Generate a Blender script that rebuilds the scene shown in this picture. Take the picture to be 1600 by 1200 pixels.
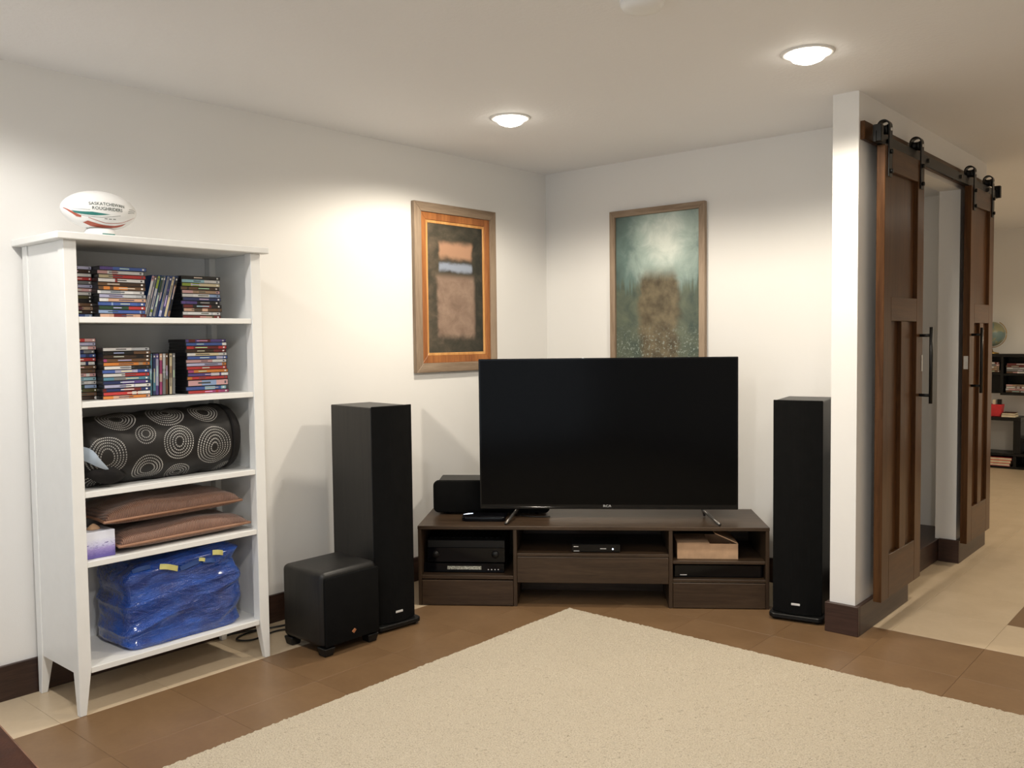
import bpy, bmesh, math, random
from mathutils import Vector, Matrix
random.seed(7)
PI = math.pi
S = bpy.context.scene
COL = S.collection
for o in list(bpy.data.objects): bpy.data.objects.remove(o)

# ------------------------------------------------------------------ camera, sky, exposure
cd = bpy.data.cameras.new('camera'); cam = bpy.data.objects.new('camera', cd); COL.objects.link(cam)
_f, _yaw, _pit, _roll = 1381.3, -0.713, -0.0506, -0.0117
cd.sensor_width = 36.0; cd.lens = 36.0 * _f / 1600.0; cd.clip_end = 60
_fw = Vector((math.sin(_yaw)*math.cos(_pit), math.cos(_yaw)*math.cos(_pit), math.sin(_pit)))
_r0 = Vector((math.cos(_yaw), -math.sin(_yaw), 0)); _u0 = _r0.cross(_fw)
_r = math.cos(_roll)*_r0 + math.sin(_roll)*_u0; _u = -math.sin(_roll)*_r0 + math.cos(_roll)*_u0
cam.matrix_world = Matrix(((_r.x, _u.x, -_fw.x, 3.6071), (_r.y, _u.y, -_fw.y, -4.5266), (_r.z, _u.z, -_fw.z, 1.34), (0, 0, 0, 1)))
S.camera = cam
W = bpy.data.worlds.new('daylight'); S.world = W; W.use_nodes = True
bg = W.node_tree.nodes['Background']; bg.inputs[0].default_value = (0.84, 0.92, 1.0, 1); bg.inputs[1].default_value = 1.05
S.view_settings.view_transform = 'Standard'; S.view_settings.look = 'None'
S.view_settings.gamma = 1.0; S.view_settings.use_curve_mapping = False
S.view_settings.exposure = 0.20
SPOT_W = 62.0            # watts of one recessed downlight
SPOT_C = (1.0, 0.90, 0.75)
SPOT_N = (1.0, 0.955, 0.89)     # neutral lamps nearer the camera
SPOT_H = (1.0, 0.84, 0.62)       # warmer lamps of the hall

# ------------------------------------------------------------------ node helpers and materials
class NT:
    def __init__(s, name):
        s.m = bpy.data.materials.new(name); s.m.use_nodes = True
        s.t = s.m.node_tree; s.b = s.t.nodes['Principled BSDF']
    def n(s, kind, **kw):
        x = s.t.nodes.new(kind)
        for k, v in kw.items(): setattr(x, k, v)
        return x
    def set(s, sock, v):
        if hasattr(v, 'is_linked') or isinstance(v, bpy.types.NodeSocket): s.t.links.new(v, sock)
        else: sock.default_value = v
    def math(s, op, a, b=0.0, c=0.0, clamp=False):
        x = s.n('ShaderNodeMath', operation=op, use_clamp=clamp)
        s.set(x.inputs[0], a); s.set(x.inputs[1], b); s.set(x.inputs[2], c)
        return x.outputs[0]
    def mix(s, f, a, b):
        x = s.n('ShaderNodeMix', data_type='RGBA')
        s.set(x.inputs[0], f); s.set(x.inputs[6], a); s.set(x.inputs[7], b)
        return x.outputs[2]
    def coord(s, which='Object'): return s.n('ShaderNodeTexCoord').outputs[which]
    def mapping(s, v, scale=(1,1,1), loc=(0,0,0), rot=(0,0,0)):
        x = s.n('ShaderNodeMapping'); s.t.links.new(v, x.inputs[0])
        x.inputs['Scale'].default_value = scale; x.inputs['Location'].default_value = loc; x.inputs['Rotation'].default_value = rot
        return x.outputs[0]
    def noise(s, v, scale, detail=3, rough=0.55, dist=0.0):
        x = s.n('ShaderNodeTexNoise'); s.t.links.new(v, x.inputs['Vector'])
        x.inputs['Scale'].default_value = scale; x.inputs['Detail'].default_value = detail
        x.inputs['Roughness'].default_value = rough; x.inputs['Distortion'].default_value = dist
        return x.outputs[0]
    def ramp(s, f, stops):
        x = s.n('ShaderNodeValToRGB'); s.t.links.new(f, x.inputs[0]); e = x.color_ramp.elements
        while len(e) < len(stops): e.new(0.5)
        for i, (p, c) in enumerate(stops): e[i].position = p; e[i].color = (*c, 1)
        return x.outputs[0]
    def sep(s, v):
        x = s.n('ShaderNodeSeparateXYZ'); s.t.links.new(v, x.inputs[0]); return x.outputs
    def smooth(s, v, a, b):
        x = s.n('ShaderNodeMapRange', interpolation_type='SMOOTHSTEP'); s.set(x.inputs[0], v)
        x.inputs[1].default_value = a; x.inputs[2].default_value = b
        return x.outputs[0]
    def bump(s, h, dist=0.002, strength=1.0):
        x = s.n('ShaderNodeBump'); x.inputs['Distance'].default_value = dist; x.inputs['Strength'].default_value = strength
        s.t.links.new(h, x.inputs['Height']); s.t.links.new(x.outputs[0], s.b.inputs['Normal'])
    def pbr(s, col=None, rough=None, metal=None, spec=None):
        if col is not None: s.set(s.b.inputs['Base Color'], col if not isinstance(col, tuple) else (*col, 1))
        if rough is not None: s.set(s.b.inputs['Roughness'], rough)
        if metal is not None: s.b.inputs['Metallic'].default_value = metal
        if spec is not None: s.b.inputs['Specular IOR Level'].default_value = spec
        return s.m

def plain(name, c, rough=0.5, metal=0.0, spec=0.5, var=0.12, scale=18, bump=0.0, bscale=120):
    k = NT(name); v = k.coord()
    f = k.noise(v, scale, 3)
    k.pbr(k.ramp(f, [(0.3, tuple(x*(1-var) for x in c)), (0.7, tuple(min(1, x*(1+var)) for x in c))]), rough, metal, spec)
    if bump: k.bump(k.noise(v, bscale, 2), bump, 0.6)
    return k.m

def wood(name, a, b, axis=2, rough=0.35, scale=9, spec=0.5):
    k = NT(name); v = k.coord()
    sc = [scale]*3; sc[axis] = scale*0.07
    f = k.noise(k.mapping(v, tuple(sc)), 3.0, 5, 0.6, 0.8)
    g = k.noise(k.mapping(v, tuple(x*9 for x in sc)), 3.0, 2)
    h = k.math('ADD', k.math('MULTIPLY', f, 0.75), k.math('MULTIPLY', g, 0.25))
    k.pbr(k.ramp(h, [(0.35, a), (0.62, b)]), rough, 0, spec); k.bump(h, 0.0006, 0.4)
    return k.m

M = {}
def _wall(name, c, sc, d):
    k = NT(name); v = k.coord()
    k.pbr(k.ramp(k.noise(v, 1.3, 2), [(0.3, tuple(x*0.985 for x in c)), (0.7, c)]), 0.75, 0, 0.25)
    k.bump(k.noise(v, sc, 3), d, 0.5); return k.m
M['wall'] = _wall('cream_wall_paint', (0.82, 0.81, 0.79), 260, 0.0006)
M['ceiling'] = _wall('ceiling_paint', (0.86, 0.86, 0.87), 55, 0.003)
def _tile(name, a, b, rough):
    k = NT(name); v = k.coord('Object'); oi = k.n('ShaderNodeObjectInfo')
    f = k.noise(k.mapping(v, (1, 1, 1)), 3.5, 6, 0.65, 0.4)
    g = k.noise(v, 40, 3)
    h = k.math('ADD', k.math('MULTIPLY', f, 0.8), k.math('MULTIPLY', g, 0.2))
    h = k.math('ADD', h, k.math('MULTIPLY', k.math('SUBTRACT', oi.outputs['Random'], 0.5), 0.05))
    k.pbr(k.ramp(h, [(0.3, a), (0.7, b)]), rough, 0, 0.45); k.bump(g, 0.0005, 0.3); return k.m
M['brown_tile'] = _tile('brown_tile', (0.165, 0.095, 0.046), (0.235, 0.142, 0.072), 0.36)
M['beige_tile'] = _tile('beige_tile', (0.53, 0.42, 0.285), (0.63, 0.51, 0.365), 0.33)
M['grout'] = plain('grout', (0.14, 0.09, 0.055), 0.8)
M['base'] = wood('dark_baseboard_wood', (0.022, 0.010, 0.007), (0.055, 0.026, 0.018), 0, 0.38, 12)
M['base_y'] = wood('dark_baseboard_wood_along', (0.022, 0.010, 0.007), (0.055, 0.026, 0.018), 1, 0.38, 12)
M['espresso'] = wood('espresso_laminate', (0.032, 0.019, 0.011), (0.068, 0.042, 0.025), 0, 0.36, 10, 0.3)
M['espresso_z'] = wood('espresso_laminate_upright', (0.032, 0.019, 0.011), (0.068, 0.042, 0.025), 2, 0.42, 10, 0.3)
M['door'] = wood('stained_door_wood', (0.046, 0.0185, 0.0062), (0.098, 0.043, 0.0155), 2, 0.30, 8, 0.16)
M['door_x'] = wood('stained_door_rail_wood', (0.046, 0.0185, 0.0062), (0.098, 0.043, 0.0155), 1, 0.30, 8, 0.16)
M['black_metal'] = plain('black_metal', (0.006, 0.006, 0.006), 0.38, 0.0, 0.3)
M['steel'] = plain('brushed_steel', (0.62, 0.62, 0.62), 0.28, 1.0)
M['black_ash'] = wood('black_ash_vinyl', (0.008, 0.008, 0.008), (0.016, 0.015, 0.014), 2, 0.42, 14, 0.4)
M['grille'] = plain('black_grille_cloth', (0.006, 0.006, 0.006), 0.95, 0, 0.1, bump=0.0006, bscale=900)
M['black_plastic'] = plain('black_plastic', (0.007, 0.007, 0.007), 0.38, 0, 0.28)
M['gloss_black'] = plain('gloss_black', (0.003, 0.003, 0.004), 0.10, 0, 0.25)
M['screen'] = plain('tv_screen', (0.0015, 0.0015, 0.0018), 0.14, 0, 0.10)
M['dark_steel'] = plain('dark_steel', (0.16, 0.15, 0.14), 0.3, 0.8)
M['silver'] = plain('silver_print', (0.75, 0.75, 0.75), 0.35, 0.3)
M['copper'] = plain('copper_badge', (0.62, 0.30, 0.16), 0.3, 0.8)
M['white_paint'] = plain('white_furniture_paint', (0.82, 0.82, 0.80), 0.4, 0, 0.4, var=0.015)
M['shaded_back'] = plain('shade_tinted_back_panel', (0.74, 0.755, 0.77), 0.5, 0, 0.3, var=0.015)  # white panel tinted darker and bluer, shelf shade put into its colour
M['frame'] = wood('weathered_frame_wood', (0.20, 0.135, 0.085), (0.36, 0.27, 0.19), 0, 0.6, 7)
M['frame_z'] = wood('weathered_frame_wood_upright', (0.20, 0.135, 0.085), (0.36, 0.27, 0.19), 2, 0.6, 7)
M['mat_rust'] = wood('rust_wood_border', (0.22, 0.070, 0.020), (0.42, 0.16, 0.045), 2, 0.45, 9)
M['mat_gold'] = wood('gold_wood_border', (0.50, 0.22, 0.06), (0.70, 0.37, 0.13), 2, 0.4, 9)
M['cardboard'] = plain('cardboard', (0.56, 0.36, 0.22), 0.85, 0, 0.2)
M['white_plastic'] = plain('white_plastic', (0.85, 0.85, 0.84), 0.4, var=0.01)
M['leather'] = plain('dark_brown_leather', (0.048, 0.016, 0.008), 0.55, 0, 0.12, var=0.35, scale=9, bump=0.0012, bscale=160)
M['leather_edge'] = plain('worn_leather_seam', (0.20, 0.095, 0.05), 0.5, var=0.5, scale=30)
M['cord'] = plain('black_cord', (0.01, 0.01, 0.01), 0.5)
M['edge_glint'] = plain('pale_glint', (0.8, 0.85, 0.9), 0.3)  # painted reflection on the television's top edge
def emis(name, c, e):
    k = NT(name); k.pbr(c, 0.4); k.b.inputs['Emission Color'].default_value = (*c, 1); k.b.inputs['Emission Strength'].default_value = e; return k.m
M['lamp'] = emis('lamp_lens', (1.0, 0.93, 0.80), 14.0)
M['led'] = emis('indicator_light', (0.75, 0.85, 1.0), 2.5)
def attr_mat(name, rough):
    k = NT(name); a = k.n('ShaderNodeVertexColor', layer_name='Col'); k.pbr(a.outputs[0], rough); return k.m
M['print'] = attr_mat('printed_sleeve', 0.3)
M['case_black'] = plain('black_disc_case', (0.012, 0.012, 0.014), 0.3)
M['case_blue'] = plain('blue_disc_case', (0.015, 0.05, 0.17), 0.25)

# rug pile
k = NT('cream_rug_pile'); v = k.coord()
f = k.noise(v, 210, 3, 0.8); g = k.noise(v, 5, 3)
k.pbr(k.mix(k.math('MULTIPLY', g, 0.35), k.ramp(f, [(0.28, (0.25, 0.195, 0.14)), (0.45, (0.61, 0.53, 0.41)), (0.70, (0.83, 0.755, 0.62))]), (0.60, 0.52, 0.395, 1)), 0.95, 0, 0.1)
k.bump(f, 0.006, 1.0); M['rug'] = k.m
# blue woven poly bag
k = NT('blue_woven_plastic'); v = k.coord()
f = k.noise(v, 11, 4, 0.6)
k.pbr(k.ramp(f, [(0.3, (0.003, 0.034, 0.23)), (0.7, (0.006, 0.092, 0.52))]), 0.22, 0, 0.6)
w1 = k.n('ShaderNodeTexWave', wave_type='BANDS', bands_direction='Y'); w1.inputs['Scale'].default_value = 75; k.t.links.new(v, w1.inputs[0])
w2 = k.n('ShaderNodeTexWave', wave_type='BANDS', bands_direction='Z'); w2.inputs['Scale'].default_value = 75; k.t.links.new(v, w2.inputs[0])
cr = k.noise(k.mapping(v, (1, 0.5, 1.5)), 17, 3, 0.6, 1.4)
k.bump(k.math('ADD', k.math('MULTIPLY', k.math('ADD', w1.outputs[1], w2.outputs[1]), 0.05), cr), 0.020, 1.0)
k.b.inputs['Coat Weight'].default_value = 1.0; k.b.inputs['Coat Roughness'].default_value = 0.14; M['bag'] = k.m
M['strap_yellow'] = plain('yellow_webbing', (0.62, 0.58, 0.20), 0.6, bump=0.001, bscale=300)
M['strap_blue'] = plain('dark_blue_webbing', (0.012, 0.05, 0.20), 0.6, bump=0.001, bscale=300)
# ribbed copper-brown pillow fabric
k = NT('ribbed_copper_fabric'); v = k.coord()
w = k.n('ShaderNodeTexWave', wave_type='BANDS', bands_direction='Y'); w.inputs['Scale'].default_value = 48; w.inputs['Distortion'].default_value = 1.2; w.inputs['Detail'].default_value = 2
k.t.links.new(v, w.inputs[0])
k.pbr(k.ramp(k.math('ADD', k.math('MULTIPLY', w.outputs[1], 0.5), k.math('MULTIPLY', k.noise(v, 30, 3), 0.5)), [(0.25, (0.125, 0.056, 0.033)), (0.75, (0.285, 0.145, 0.092))]), 0.45, 0, 0.5)
k.b.inputs['Sheen Weight'].default_value = 0.3
k.bump(w.outputs[1], 0.003, 0.7); M['pillow'] = k.m
M['piping'] = plain('copper_piping', (0.32, 0.165, 0.10), 0.5, bump=0.002, bscale=220)
# lavender tissue box print
k = NT('lavender_field_print'); uv = k.coord('UV'); q = k.sep(uv)
n1 = k.noise(k.mapping(uv, (6, 14, 1)), 2, 4, 0.7)
base = k.ramp(k.math('ADD', q[1], k.math('MULTIPLY', k.math('SUBTRACT', n1, 0.5), 0.35)), [(0.1, (0.13, 0.10, 0.36)), (0.34, (0.33, 0.27, 0.60)), (0.5, (0.62, 0.62, 0.86)), (0.75, (0.80, 0.83, 0.95))])
blot = k.math('MULTIPLY', k.smooth(k.noise(k.mapping(uv, (5, 11, 1)), 1.7, 3, 0.6), 0.56, 0.62), k.math('MULTIPLY', k.smooth(q[1], 0.36, 0.42), k.smooth(q[1], 0.62, 0.55)))
k.pbr(k.mix(blot, base, (0.12, 0.10, 0.34, 1)), 0.4); M['lavender'] = k.m

# stand-in abstract picture in dark olive, taupe and peach
k = NT('abstract_portrait_colours'); uv = k.coord('UV'); q = k.sep(uv)
n1 = k.noise(k.mapping(uv, (3, 6, 1)), 1.6, 5, 0.6, 0.4)
wx = k.math('ADD', q[0], k.math('MULTIPLY', k.math('SUBTRACT', n1, 0.5), 0.10))
wy = k.math('ADD', q[1], k.math('MULTIPLY', k.math('SUBTRACT', n1, 0.5), 0.06))
def block(k, x, y, x0, x1, y0, y1, e):
    a = k.math('MULTIPLY', k.smooth(x, x0-e, x0+e), k.smooth(x, x1+e, x1-e))
    b = k.math('MULTIPLY', k.smooth(y, y0-e, y0+e), k.smooth(y, y1+e, y1-e))
    return k.math('MULTIPLY', a, b)
c = k.ramp(k.math('ADD', k.math('MULTIPLY', n1, 0.8), k.math('MULTIPLY', k.math('SUBTRACT', 1.0, q[0]), 0.25)), [(0.35, (0.020, 0.020, 0.014)), (0.6, (0.065, 0.055, 0.038)), (0.8, (0.15, 0.11, 0.075))])
c = k.mix(block(k, wx, wy, 0.16, 0.84, 0.12, 0.60, 0.035), c, k.ramp(n1, [(0.3, (0.20, 0.13, 0.095)), (0.7, (0.33, 0.23, 0.17))]))
c = k.mix(block(k, wx, wy, 0.20, 0.80, 0.64, 0.70, 0.02), c, (0.28, 0.32, 0.40, 1))
c = k.mix(block(k, wx, wy, 0.20, 0.80, 0.74, 0.86, 0.03), c, (0.42, 0.24, 0.15, 1))
k.pbr(c, 0.5); M['abstract'] = k.m
# stand-in misty forest poster in the same teal, olive and pale green
k = NT('misty_landscape_poster'); uv = k.coord('UV'); q = k.sep(uv)
n1 = k.noise(k.mapping(uv, (2.2, 3.5, 1)), 2.0, 6, 0.62, 0.5)
dx = k.math('SUBTRACT', q[0], 0.60); dy = k.math('SUBTRACT', q[1], 0.84)
r = k.math('SQRT', k.math('ADD', k.math('MULTIPLY', dx, dx), k.math('MULTIPLY', k.math('MULTIPLY', dy, dy), 1.6)))
sky = k.ramp(k.math('ADD', r, k.math('MULTIPLY', k.math('SUBTRACT', n1, 0.5), 0.5)), [(0.05, (0.72, 0.78, 0.72)), (0.25, (0.40, 0.50, 0.46)), (0.5, (0.13, 0.20, 0.185)), (0.8, (0.045, 0.07, 0.065))])
hill = k.math('ADD', k.math('MULTIPLY', k.noise(k.mapping(uv, (5.5, 0.6, 1)), 2.2, 5, 0.7), 0.42), 0.40)
c = k.mix(k.smooth(k.math('SUBTRACT', hill, q[1]), -0.02, 0.06), sky, k.ramp(n1, [(0.3, (0.045, 0.070, 0.060)), (0.7, (0.15, 0.17, 0.12))]))
mid = block(k, k.math('ADD', q[0], k.math('MULTIPLY', k.math('SUBTRACT', n1, 0.5), 0.30)), q[1], 0.30, 0.76, 0.10, 0.66, 0.06)
c = k.mix(mid, c, k.ramp(k.noise(k.mapping(uv, (4, 7, 1)), 2, 4), [(0.3, (0.060, 0.048, 0.028)), (0.7, (0.19, 0.155, 0.095))]))
gr = k.math('MULTIPLY', k.smooth(q[1], 0.40, 0.22), k.smooth(k.noise(k.mapping(uv, (16, 26, 1)), 2.2, 4, 0.75), 0.53, 0.66))
c = k.mix(gr, c, (0.34, 0.40, 0.36, 1))
c = k.mix(k.smooth(q[1], 0.2, 0.02), c, (0.022, 0.026, 0.022, 1))
k.pbr(c, 0.35); M['misty'] = k.m

# dotted concentric ring fabric (UV in metres)
def ring_fabric():
    g = bpy.data.node_groups.new('dotted_rings', 'ShaderNodeTree')
    for nm, ty, io in (('UV', 'NodeSocketVector', 'INPUT'), ('Centre', 'NodeSocketVector', 'INPUT'), ('Radius', 'NodeSocketFloat', 'INPUT'), ('Core', 'NodeSocketFloat', 'INPUT'), ('Fac', 'NodeSocketFloat', 'OUTPUT')):
        g.interface.new_socket(nm, in_out=io, socket_type=ty)
    gi = g.nodes.new('NodeGroupInput'); go = g.nodes.new('NodeGroupOutput'); L = g.links.new
    def mth(op, a, b=0.0):
        x = g.nodes.new('ShaderNodeMath'); x.operation = op
        for i, q_ in ((0, a), (1, b)):
            if isinstance(q_, bpy.types.NodeSocket): L(q_, x.inputs[i])
            else: x.inputs[i].default_value = q_
        return x.outputs[0]
    sub = g.nodes.new('ShaderNodeVectorMath'); sub.operation = 'SUBTRACT'; L(gi.outputs[0], sub.inputs[0]); L(gi.outputs[1], sub.inputs[1])
    sp = g.nodes.new('ShaderNodeSeparateXYZ'); L(sub.outputs[0], sp.inputs[0])
    d = mth('SQRT', mth('ADD', mth('MULTIPLY', sp.outputs[0], sp.outputs[0]), mth('MULTIPLY', sp.outputs[1], sp.outputs[1])))
    pitch = 0.0108
    ri = mth('DIVIDE', d, pitch); fr = mth('FRACT', ri)
    band = mth('LESS_THAN', mth('ABSOLUTE', mth('SUBTRACT', fr, 0.5)), 0.21)
    ring = mth('ADD', mth('FLOOR', ri), 0.5)
    nd = mth('ROUND', mth('MULTIPLY', ring, 2*PI*pitch/0.0075))
    ang = mth('DIVIDE', mth('ARCTAN2', sp.outputs[1], sp.outputs[0]), 2*PI)
    dot = mth('LESS_THAN', mth('ABSOLUTE', mth('SUBTRACT', mth('FRACT', mth('MULTIPLY', mth('ADD', ang, 1.0), nd)), 0.5)), 0.31)
    inside = mth('MULTIPLY', mth('LESS_THAN', d, gi.outputs[2]), mth('GREATER_THAN', d, gi.outputs[3]))
    L(mth('MULTIPLY', mth('MULTIPLY', band, dot), inside), go.inputs[0])
    k = NT('black_ring_print_fabric'); uv = k.coord('UV'); out = None
    for (cx, cy, r_, co) in RINGS:
        x = k.n('ShaderNodeGroup', node_tree=g); k.t.links.new(uv, x.inputs[0])
        x.inputs[1].default_value = (cx, cy, 0); x.inputs[2].default_value = r_; x.inputs[3].default_value = co
        out = x.outputs[0] if out is None else k.math('MAXIMUM', out, x.outputs[0])
    wv = k.noise(k.coord(), 9, 3)
    c = k.mix(k.math('MULTIPLY', out, k.ramp(wv, [(0.35, (0.45,)*3), (0.6, (1,)*3)])), (0.009, 0.008, 0.008, 1), (0.50, 0.49, 0.47, 1))
    k.pbr(c, 0.55, 0, 0.35); k.bump(k.noise(k.coord(), 40, 3), 0.002, 0.4)
    return k.m
RINGS = [(0.515, 0.020, 0.074, 0.013), (0.365, -0.012, 0.062, 0.014), (0.240, 0.078, 0.064, 0.022), (0.235, -0.055, 0.040, 0.012), (0.080, 0.012, 0.076, 0.020),
         (0.345, -0.150, 0.075, 0.010), (0.500, -0.135, 0.060, 0.022), (0.150, -0.155, 0.075, 0.018), (0.375, 0.125, 0.056, 0.010), (0.070, 0.140, 0.062, 0.014), (0.60, 0.16, 0.06, 0.01)]
M['rings'] = ring_fabric()
M['lining'] = plain('pale_blue_lining', (0.42, 0.50, 0.60), 0.7)
M['black_fabric'] = plain('black_fabric', (0.010, 0.009, 0.009), 0.8, 0, 0.2, bump=0.002, bscale=60)
M['ball_white'] = plain('white_ball_leather', (0.86, 0.86, 0.85), 0.38, var=0.02, bump=0.0004, bscale=500)
M['ball_green'] = plain('teal_green_print', (0.03, 0.20, 0.18), 0.4)
M['ball_red'] = plain('brick_red_print', (0.44, 0.10, 0.06), 0.4)
M['ball_text'] = plain('dark_green_lettering', (0.035, 0.060, 0.052), 0.45)
k = NT('globe_map'); v = k.coord()
k.pbr(k.ramp(k.noise(v, 9, 4), [(0.46, (0.16, 0.24, 0.24)), (0.52, (0.30, 0.30, 0.18))]), 0.4); M['globe'] = k.m
M['brass'] = plain('brass', (0.45, 0.30, 0.10), 0.3, 1.0)

# ------------------------------------------------------------------ mesh helpers
class MB:
    def __init__(s): s.v = []; s.f = []; s.mi = []; s.sm = []; s.col = []
    def add(s, vs, fs, mi=0, smooth=False, col=None, mat=None):
        o = len(s.v)
        s.v += [tuple(mat @ Vector(p)) if mat else tuple(p) for p in vs]
        for f_ in fs:
            s.f.append(tuple(i+o for i in f_)); s.mi.append(mi); s.sm.append(smooth); s.col.append(col)
        return s
    def box(s, x0, x1, y0, y1, z0, z1, mi=0, mat=None, col=None):
        vs = [(x0,y0,z0),(x1,y0,z0),(x1,y1,z0),(x0,y1,z0),(x0,y0,z1),(x1,y0,z1),(x1,y1,z1),(x0,y1,z1)]
        return s.add(vs, [(0,3,2,1),(4,5,6,7),(0,1,5,4),(1,2,6,5),(2,3,7,6),(3,0,4,7)], mi, False, col, mat)
    def prism(s, poly, h0, h1, axis=2, mi=0, mat=None, smooth=False):
        def P(a, b, h): return {2: (a, b, h), 1: (a, h, b), 0: (h, a, b)}[axis]
        n = len(poly); vs = [P(a, b, h0) for a, b in poly] + [P(a, b, h1) for a, b in poly]
        s.add(vs, [tuple(range(n))[::-1], tuple(range(n, 2*n))], mi, False, None, mat)
        return s.add(vs, [(i, (i+1) % n, n+(i+1) % n, n+i) for i in range(n)], mi, smooth, None, mat)
    def loft(s, rings, cap=True, mi=0, smooth=True, mat=None):
        n = len(rings[0]); vs = [p for r in rings for p in r]; fs = []
        for j in range(len(rings)-1):
            for i in range(n):
                a = j*n+i; b = j*n+(i+1) % n; fs.append((a, b, b+n, a+n))
        if cap: fs += [tuple(range(n))[::-1], tuple(range((len(rings)-1)*n, len(rings)*n))]
        return s.add(vs, fs, mi, smooth, None, mat)
    def lathe(s, prof, n=24, mi=0, mat=None, smooth=True):
        return s.loft([[(r*math.cos(2*PI*i/n), r*math.sin(2*PI*i/n), z) for i in range(n)] for r, z in prof], True, mi, smooth, mat)
    def cyl(s, a, b, r, n=12, mi=0, r2=None):
        return s.tube([a, b], r, n, mi, r2)
    def tube(s, pts, r, n=8, mi=0, r2=None):
        pts = [Vector(p) for p in pts]; rings = []; up = Vector((0, 0, 1))
        for i, p in enumerate(pts):
            t = (pts[min(i+1, len(pts)-1)] - pts[max(i-1, 0)]).normalized()
            a = t.cross(up)
            if a.length < 1e-3: a = t.cross(Vector((1, 0, 0)))
            a.normalize(); b = a.cross(t)
            rr = r if r2 is None else r + (r2-r)*i/(len(pts)-1)
            rings.append([tuple(p + a*rr*math.cos(2*PI*k/n) - b*rr*math.sin(2*PI*k/n)) for k in range(n)])
        return s.loft(rings, True, mi, True)
    def build(s, name, mat, parent=None, bevel=0.0, seg=1, uv=None, fix=True):
        me = bpy.data.meshes.new(name)
        if bevel or fix:
            bm = bmesh.new(); vs = [bm.verts.new(p) for p in s.v]
            for f_, mi, sm in zip(s.f, s.mi, s.sm):
                try: q = bm.faces.new([vs[i] for i in f_])
                except ValueError: continue
                q.material_index = mi; q.smooth = sm
            if s.col and any(s.col): fix = False
            bmesh.ops.remove_doubles(bm, verts=bm.verts, dist=1e-6)
            bmesh.ops.recalc_face_normals(bm, faces=bm.faces)
            if bevel:
                es = [e for e in bm.edges if len(e.link_faces) == 2 and e.calc_face_angle(0) > 0.6]
                bmesh.ops.bevel(bm, geom=es, offset=bevel, segments=seg, affect='EDGES', profile=0.5, clamp_overlap=True)
                if seg > 1:
                    for q in bm.faces: q.smooth = True
            bm.to_mesh(me); bm.free()
            if bevel and seg > 1: me.set_sharp_from_angle(angle=0.9)
        else:
            me.from_pydata(s.v, [], s.f)
            for p, mi, sm in zip(me.polygons, s.mi, s.sm): p.material_index = mi; p.use_smooth = sm
            if any(c is not None for c in s.col):
                at = me.color_attributes.new('Col', 'FLOAT_COLOR', 'CORNER')
                for p, c in zip(me.polygons, s.col):
                    for li in p.loop_indices: at.data[li].color = (*(c or (0.02, 0.02, 0.02)), 1)
        if uv:
            ul = me.uv_layers.new(name='UVMap')
            for lp in me.loops: ul.data[lp.index].uv = uv(me.vertices[lp.vertex_index].co)
        for m_ in (mat if isinstance(mat, (list, tuple)) else [mat]): me.materials.append(m_)
        o = bpy.data.objects.new(name, me); COL.objects.link(o)
        if parent: o.parent = parent
        return o

def tag(o, label, cat, group=None):
    o['label'] = label; o['category'] = cat
    if group: o['group'] = group
    return o
def thing(name, label, cat, loc=(0,0,0), rz=0.0, group=None):
    o = bpy.data.objects.new(name, None); o.empty_display_size = 0.1; COL.objects.link(o)
    o.location = loc; o.rotation_euler = (0, 0, rz); return tag(o, label, cat, group)
def struct(o): o['kind'] = 'structure'; return o
def B(name, mat, parent, *b, bevel=0.002, seg=1): return MB().box(*b).build(name, mat, parent, bevel, seg)
def rrect(x0, x1, y0, y1, r, n=5):
    out = []
    for cx, cy, a0 in ((x1-r, y1-r, 0), (x0+r, y1-r, 90), (x0+r, y0+r, 180), (x1-r, y0+r, 270)):
        for i in range(n+1):
            a = math.radians(a0+90*i/n); out.append((cx+r*math.cos(a), cy+r*math.sin(a)))
    return out
def text_mesh(body, size, bold=0.0):
    cu = bpy.data.curves.new('lettering', 'FONT'); cu.body = body; cu.size = size; cu.align_x = 'CENTER'; cu.align_y = 'CENTER'; cu.resolution_u = 3; cu.offset = bold
    o = bpy.data.objects.new('lettering', cu); COL.objects.link(o)
    bpy.context.view_layer.update(); dg = bpy.context.evaluated_depsgraph_get()
    me = bpy.data.meshes.new_from_object(o.evaluated_get(dg)); bpy.data.objects.remove(o); bpy.data.curves.remove(cu)
    vs = [tuple(v_.co) for v_ in me.vertices]; fs = [tuple(p.vertices) for p in me.polygons]; bpy.data.meshes.remove(me)
    return vs, fs

H = 2.4
# ------------------------------------------------------------------ the setting
fl = struct(B('floor', M['grout'], None, -0.1, 5.6, -7.0, 5.7, -0.06, -0.004, bevel=0))
ys = [-0.42 + 0.406*i for i in range(-9, 16)]
xs = [0.0, 0.385] + [0.385 + 0.3858*i for i in range(1, 7)] + [2.70 + 0.406*i for i in range(1, 6)]
RUG = (0.995, 4.7, -5.3, -1.093)
tmesh = {}
for i in range(len(xs)-1):
    for j in range(len(ys)-1):
        x0, x1, y0, y1 = xs[i], xs[i+1], ys[j], ys[j+1]
        if x1 <= 2.2 and 0.0 < y0 < 1.3: continue
        if x0 > RUG[0]+0.05 and y1 < RUG[3]-0.05: continue
        if y1 > 5.6: continue
        brown = (y1 < -0.415 and x0 > 0.38) or (abs(x0-2.70) < 0.01 and abs(y0+0.014) < 0.02)
        key = (round(x1-x0, 4), brown)
        if key not in tmesh:
            g_ = 0.0004
            o = MB().box(g_, x1-x0-g_, g_, y1-y0-g_, -0.004, 0).build('tile', M['brown_tile' if brown else 'beige_tile'], fl, bevel=0.0006)
            tmesh[key] = o.data
        else:
            o = bpy.data.objects.new('tile', tmesh[key]); COL.objects.link(o); o.parent = fl
        o.location = (x0, y0, 0)
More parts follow.
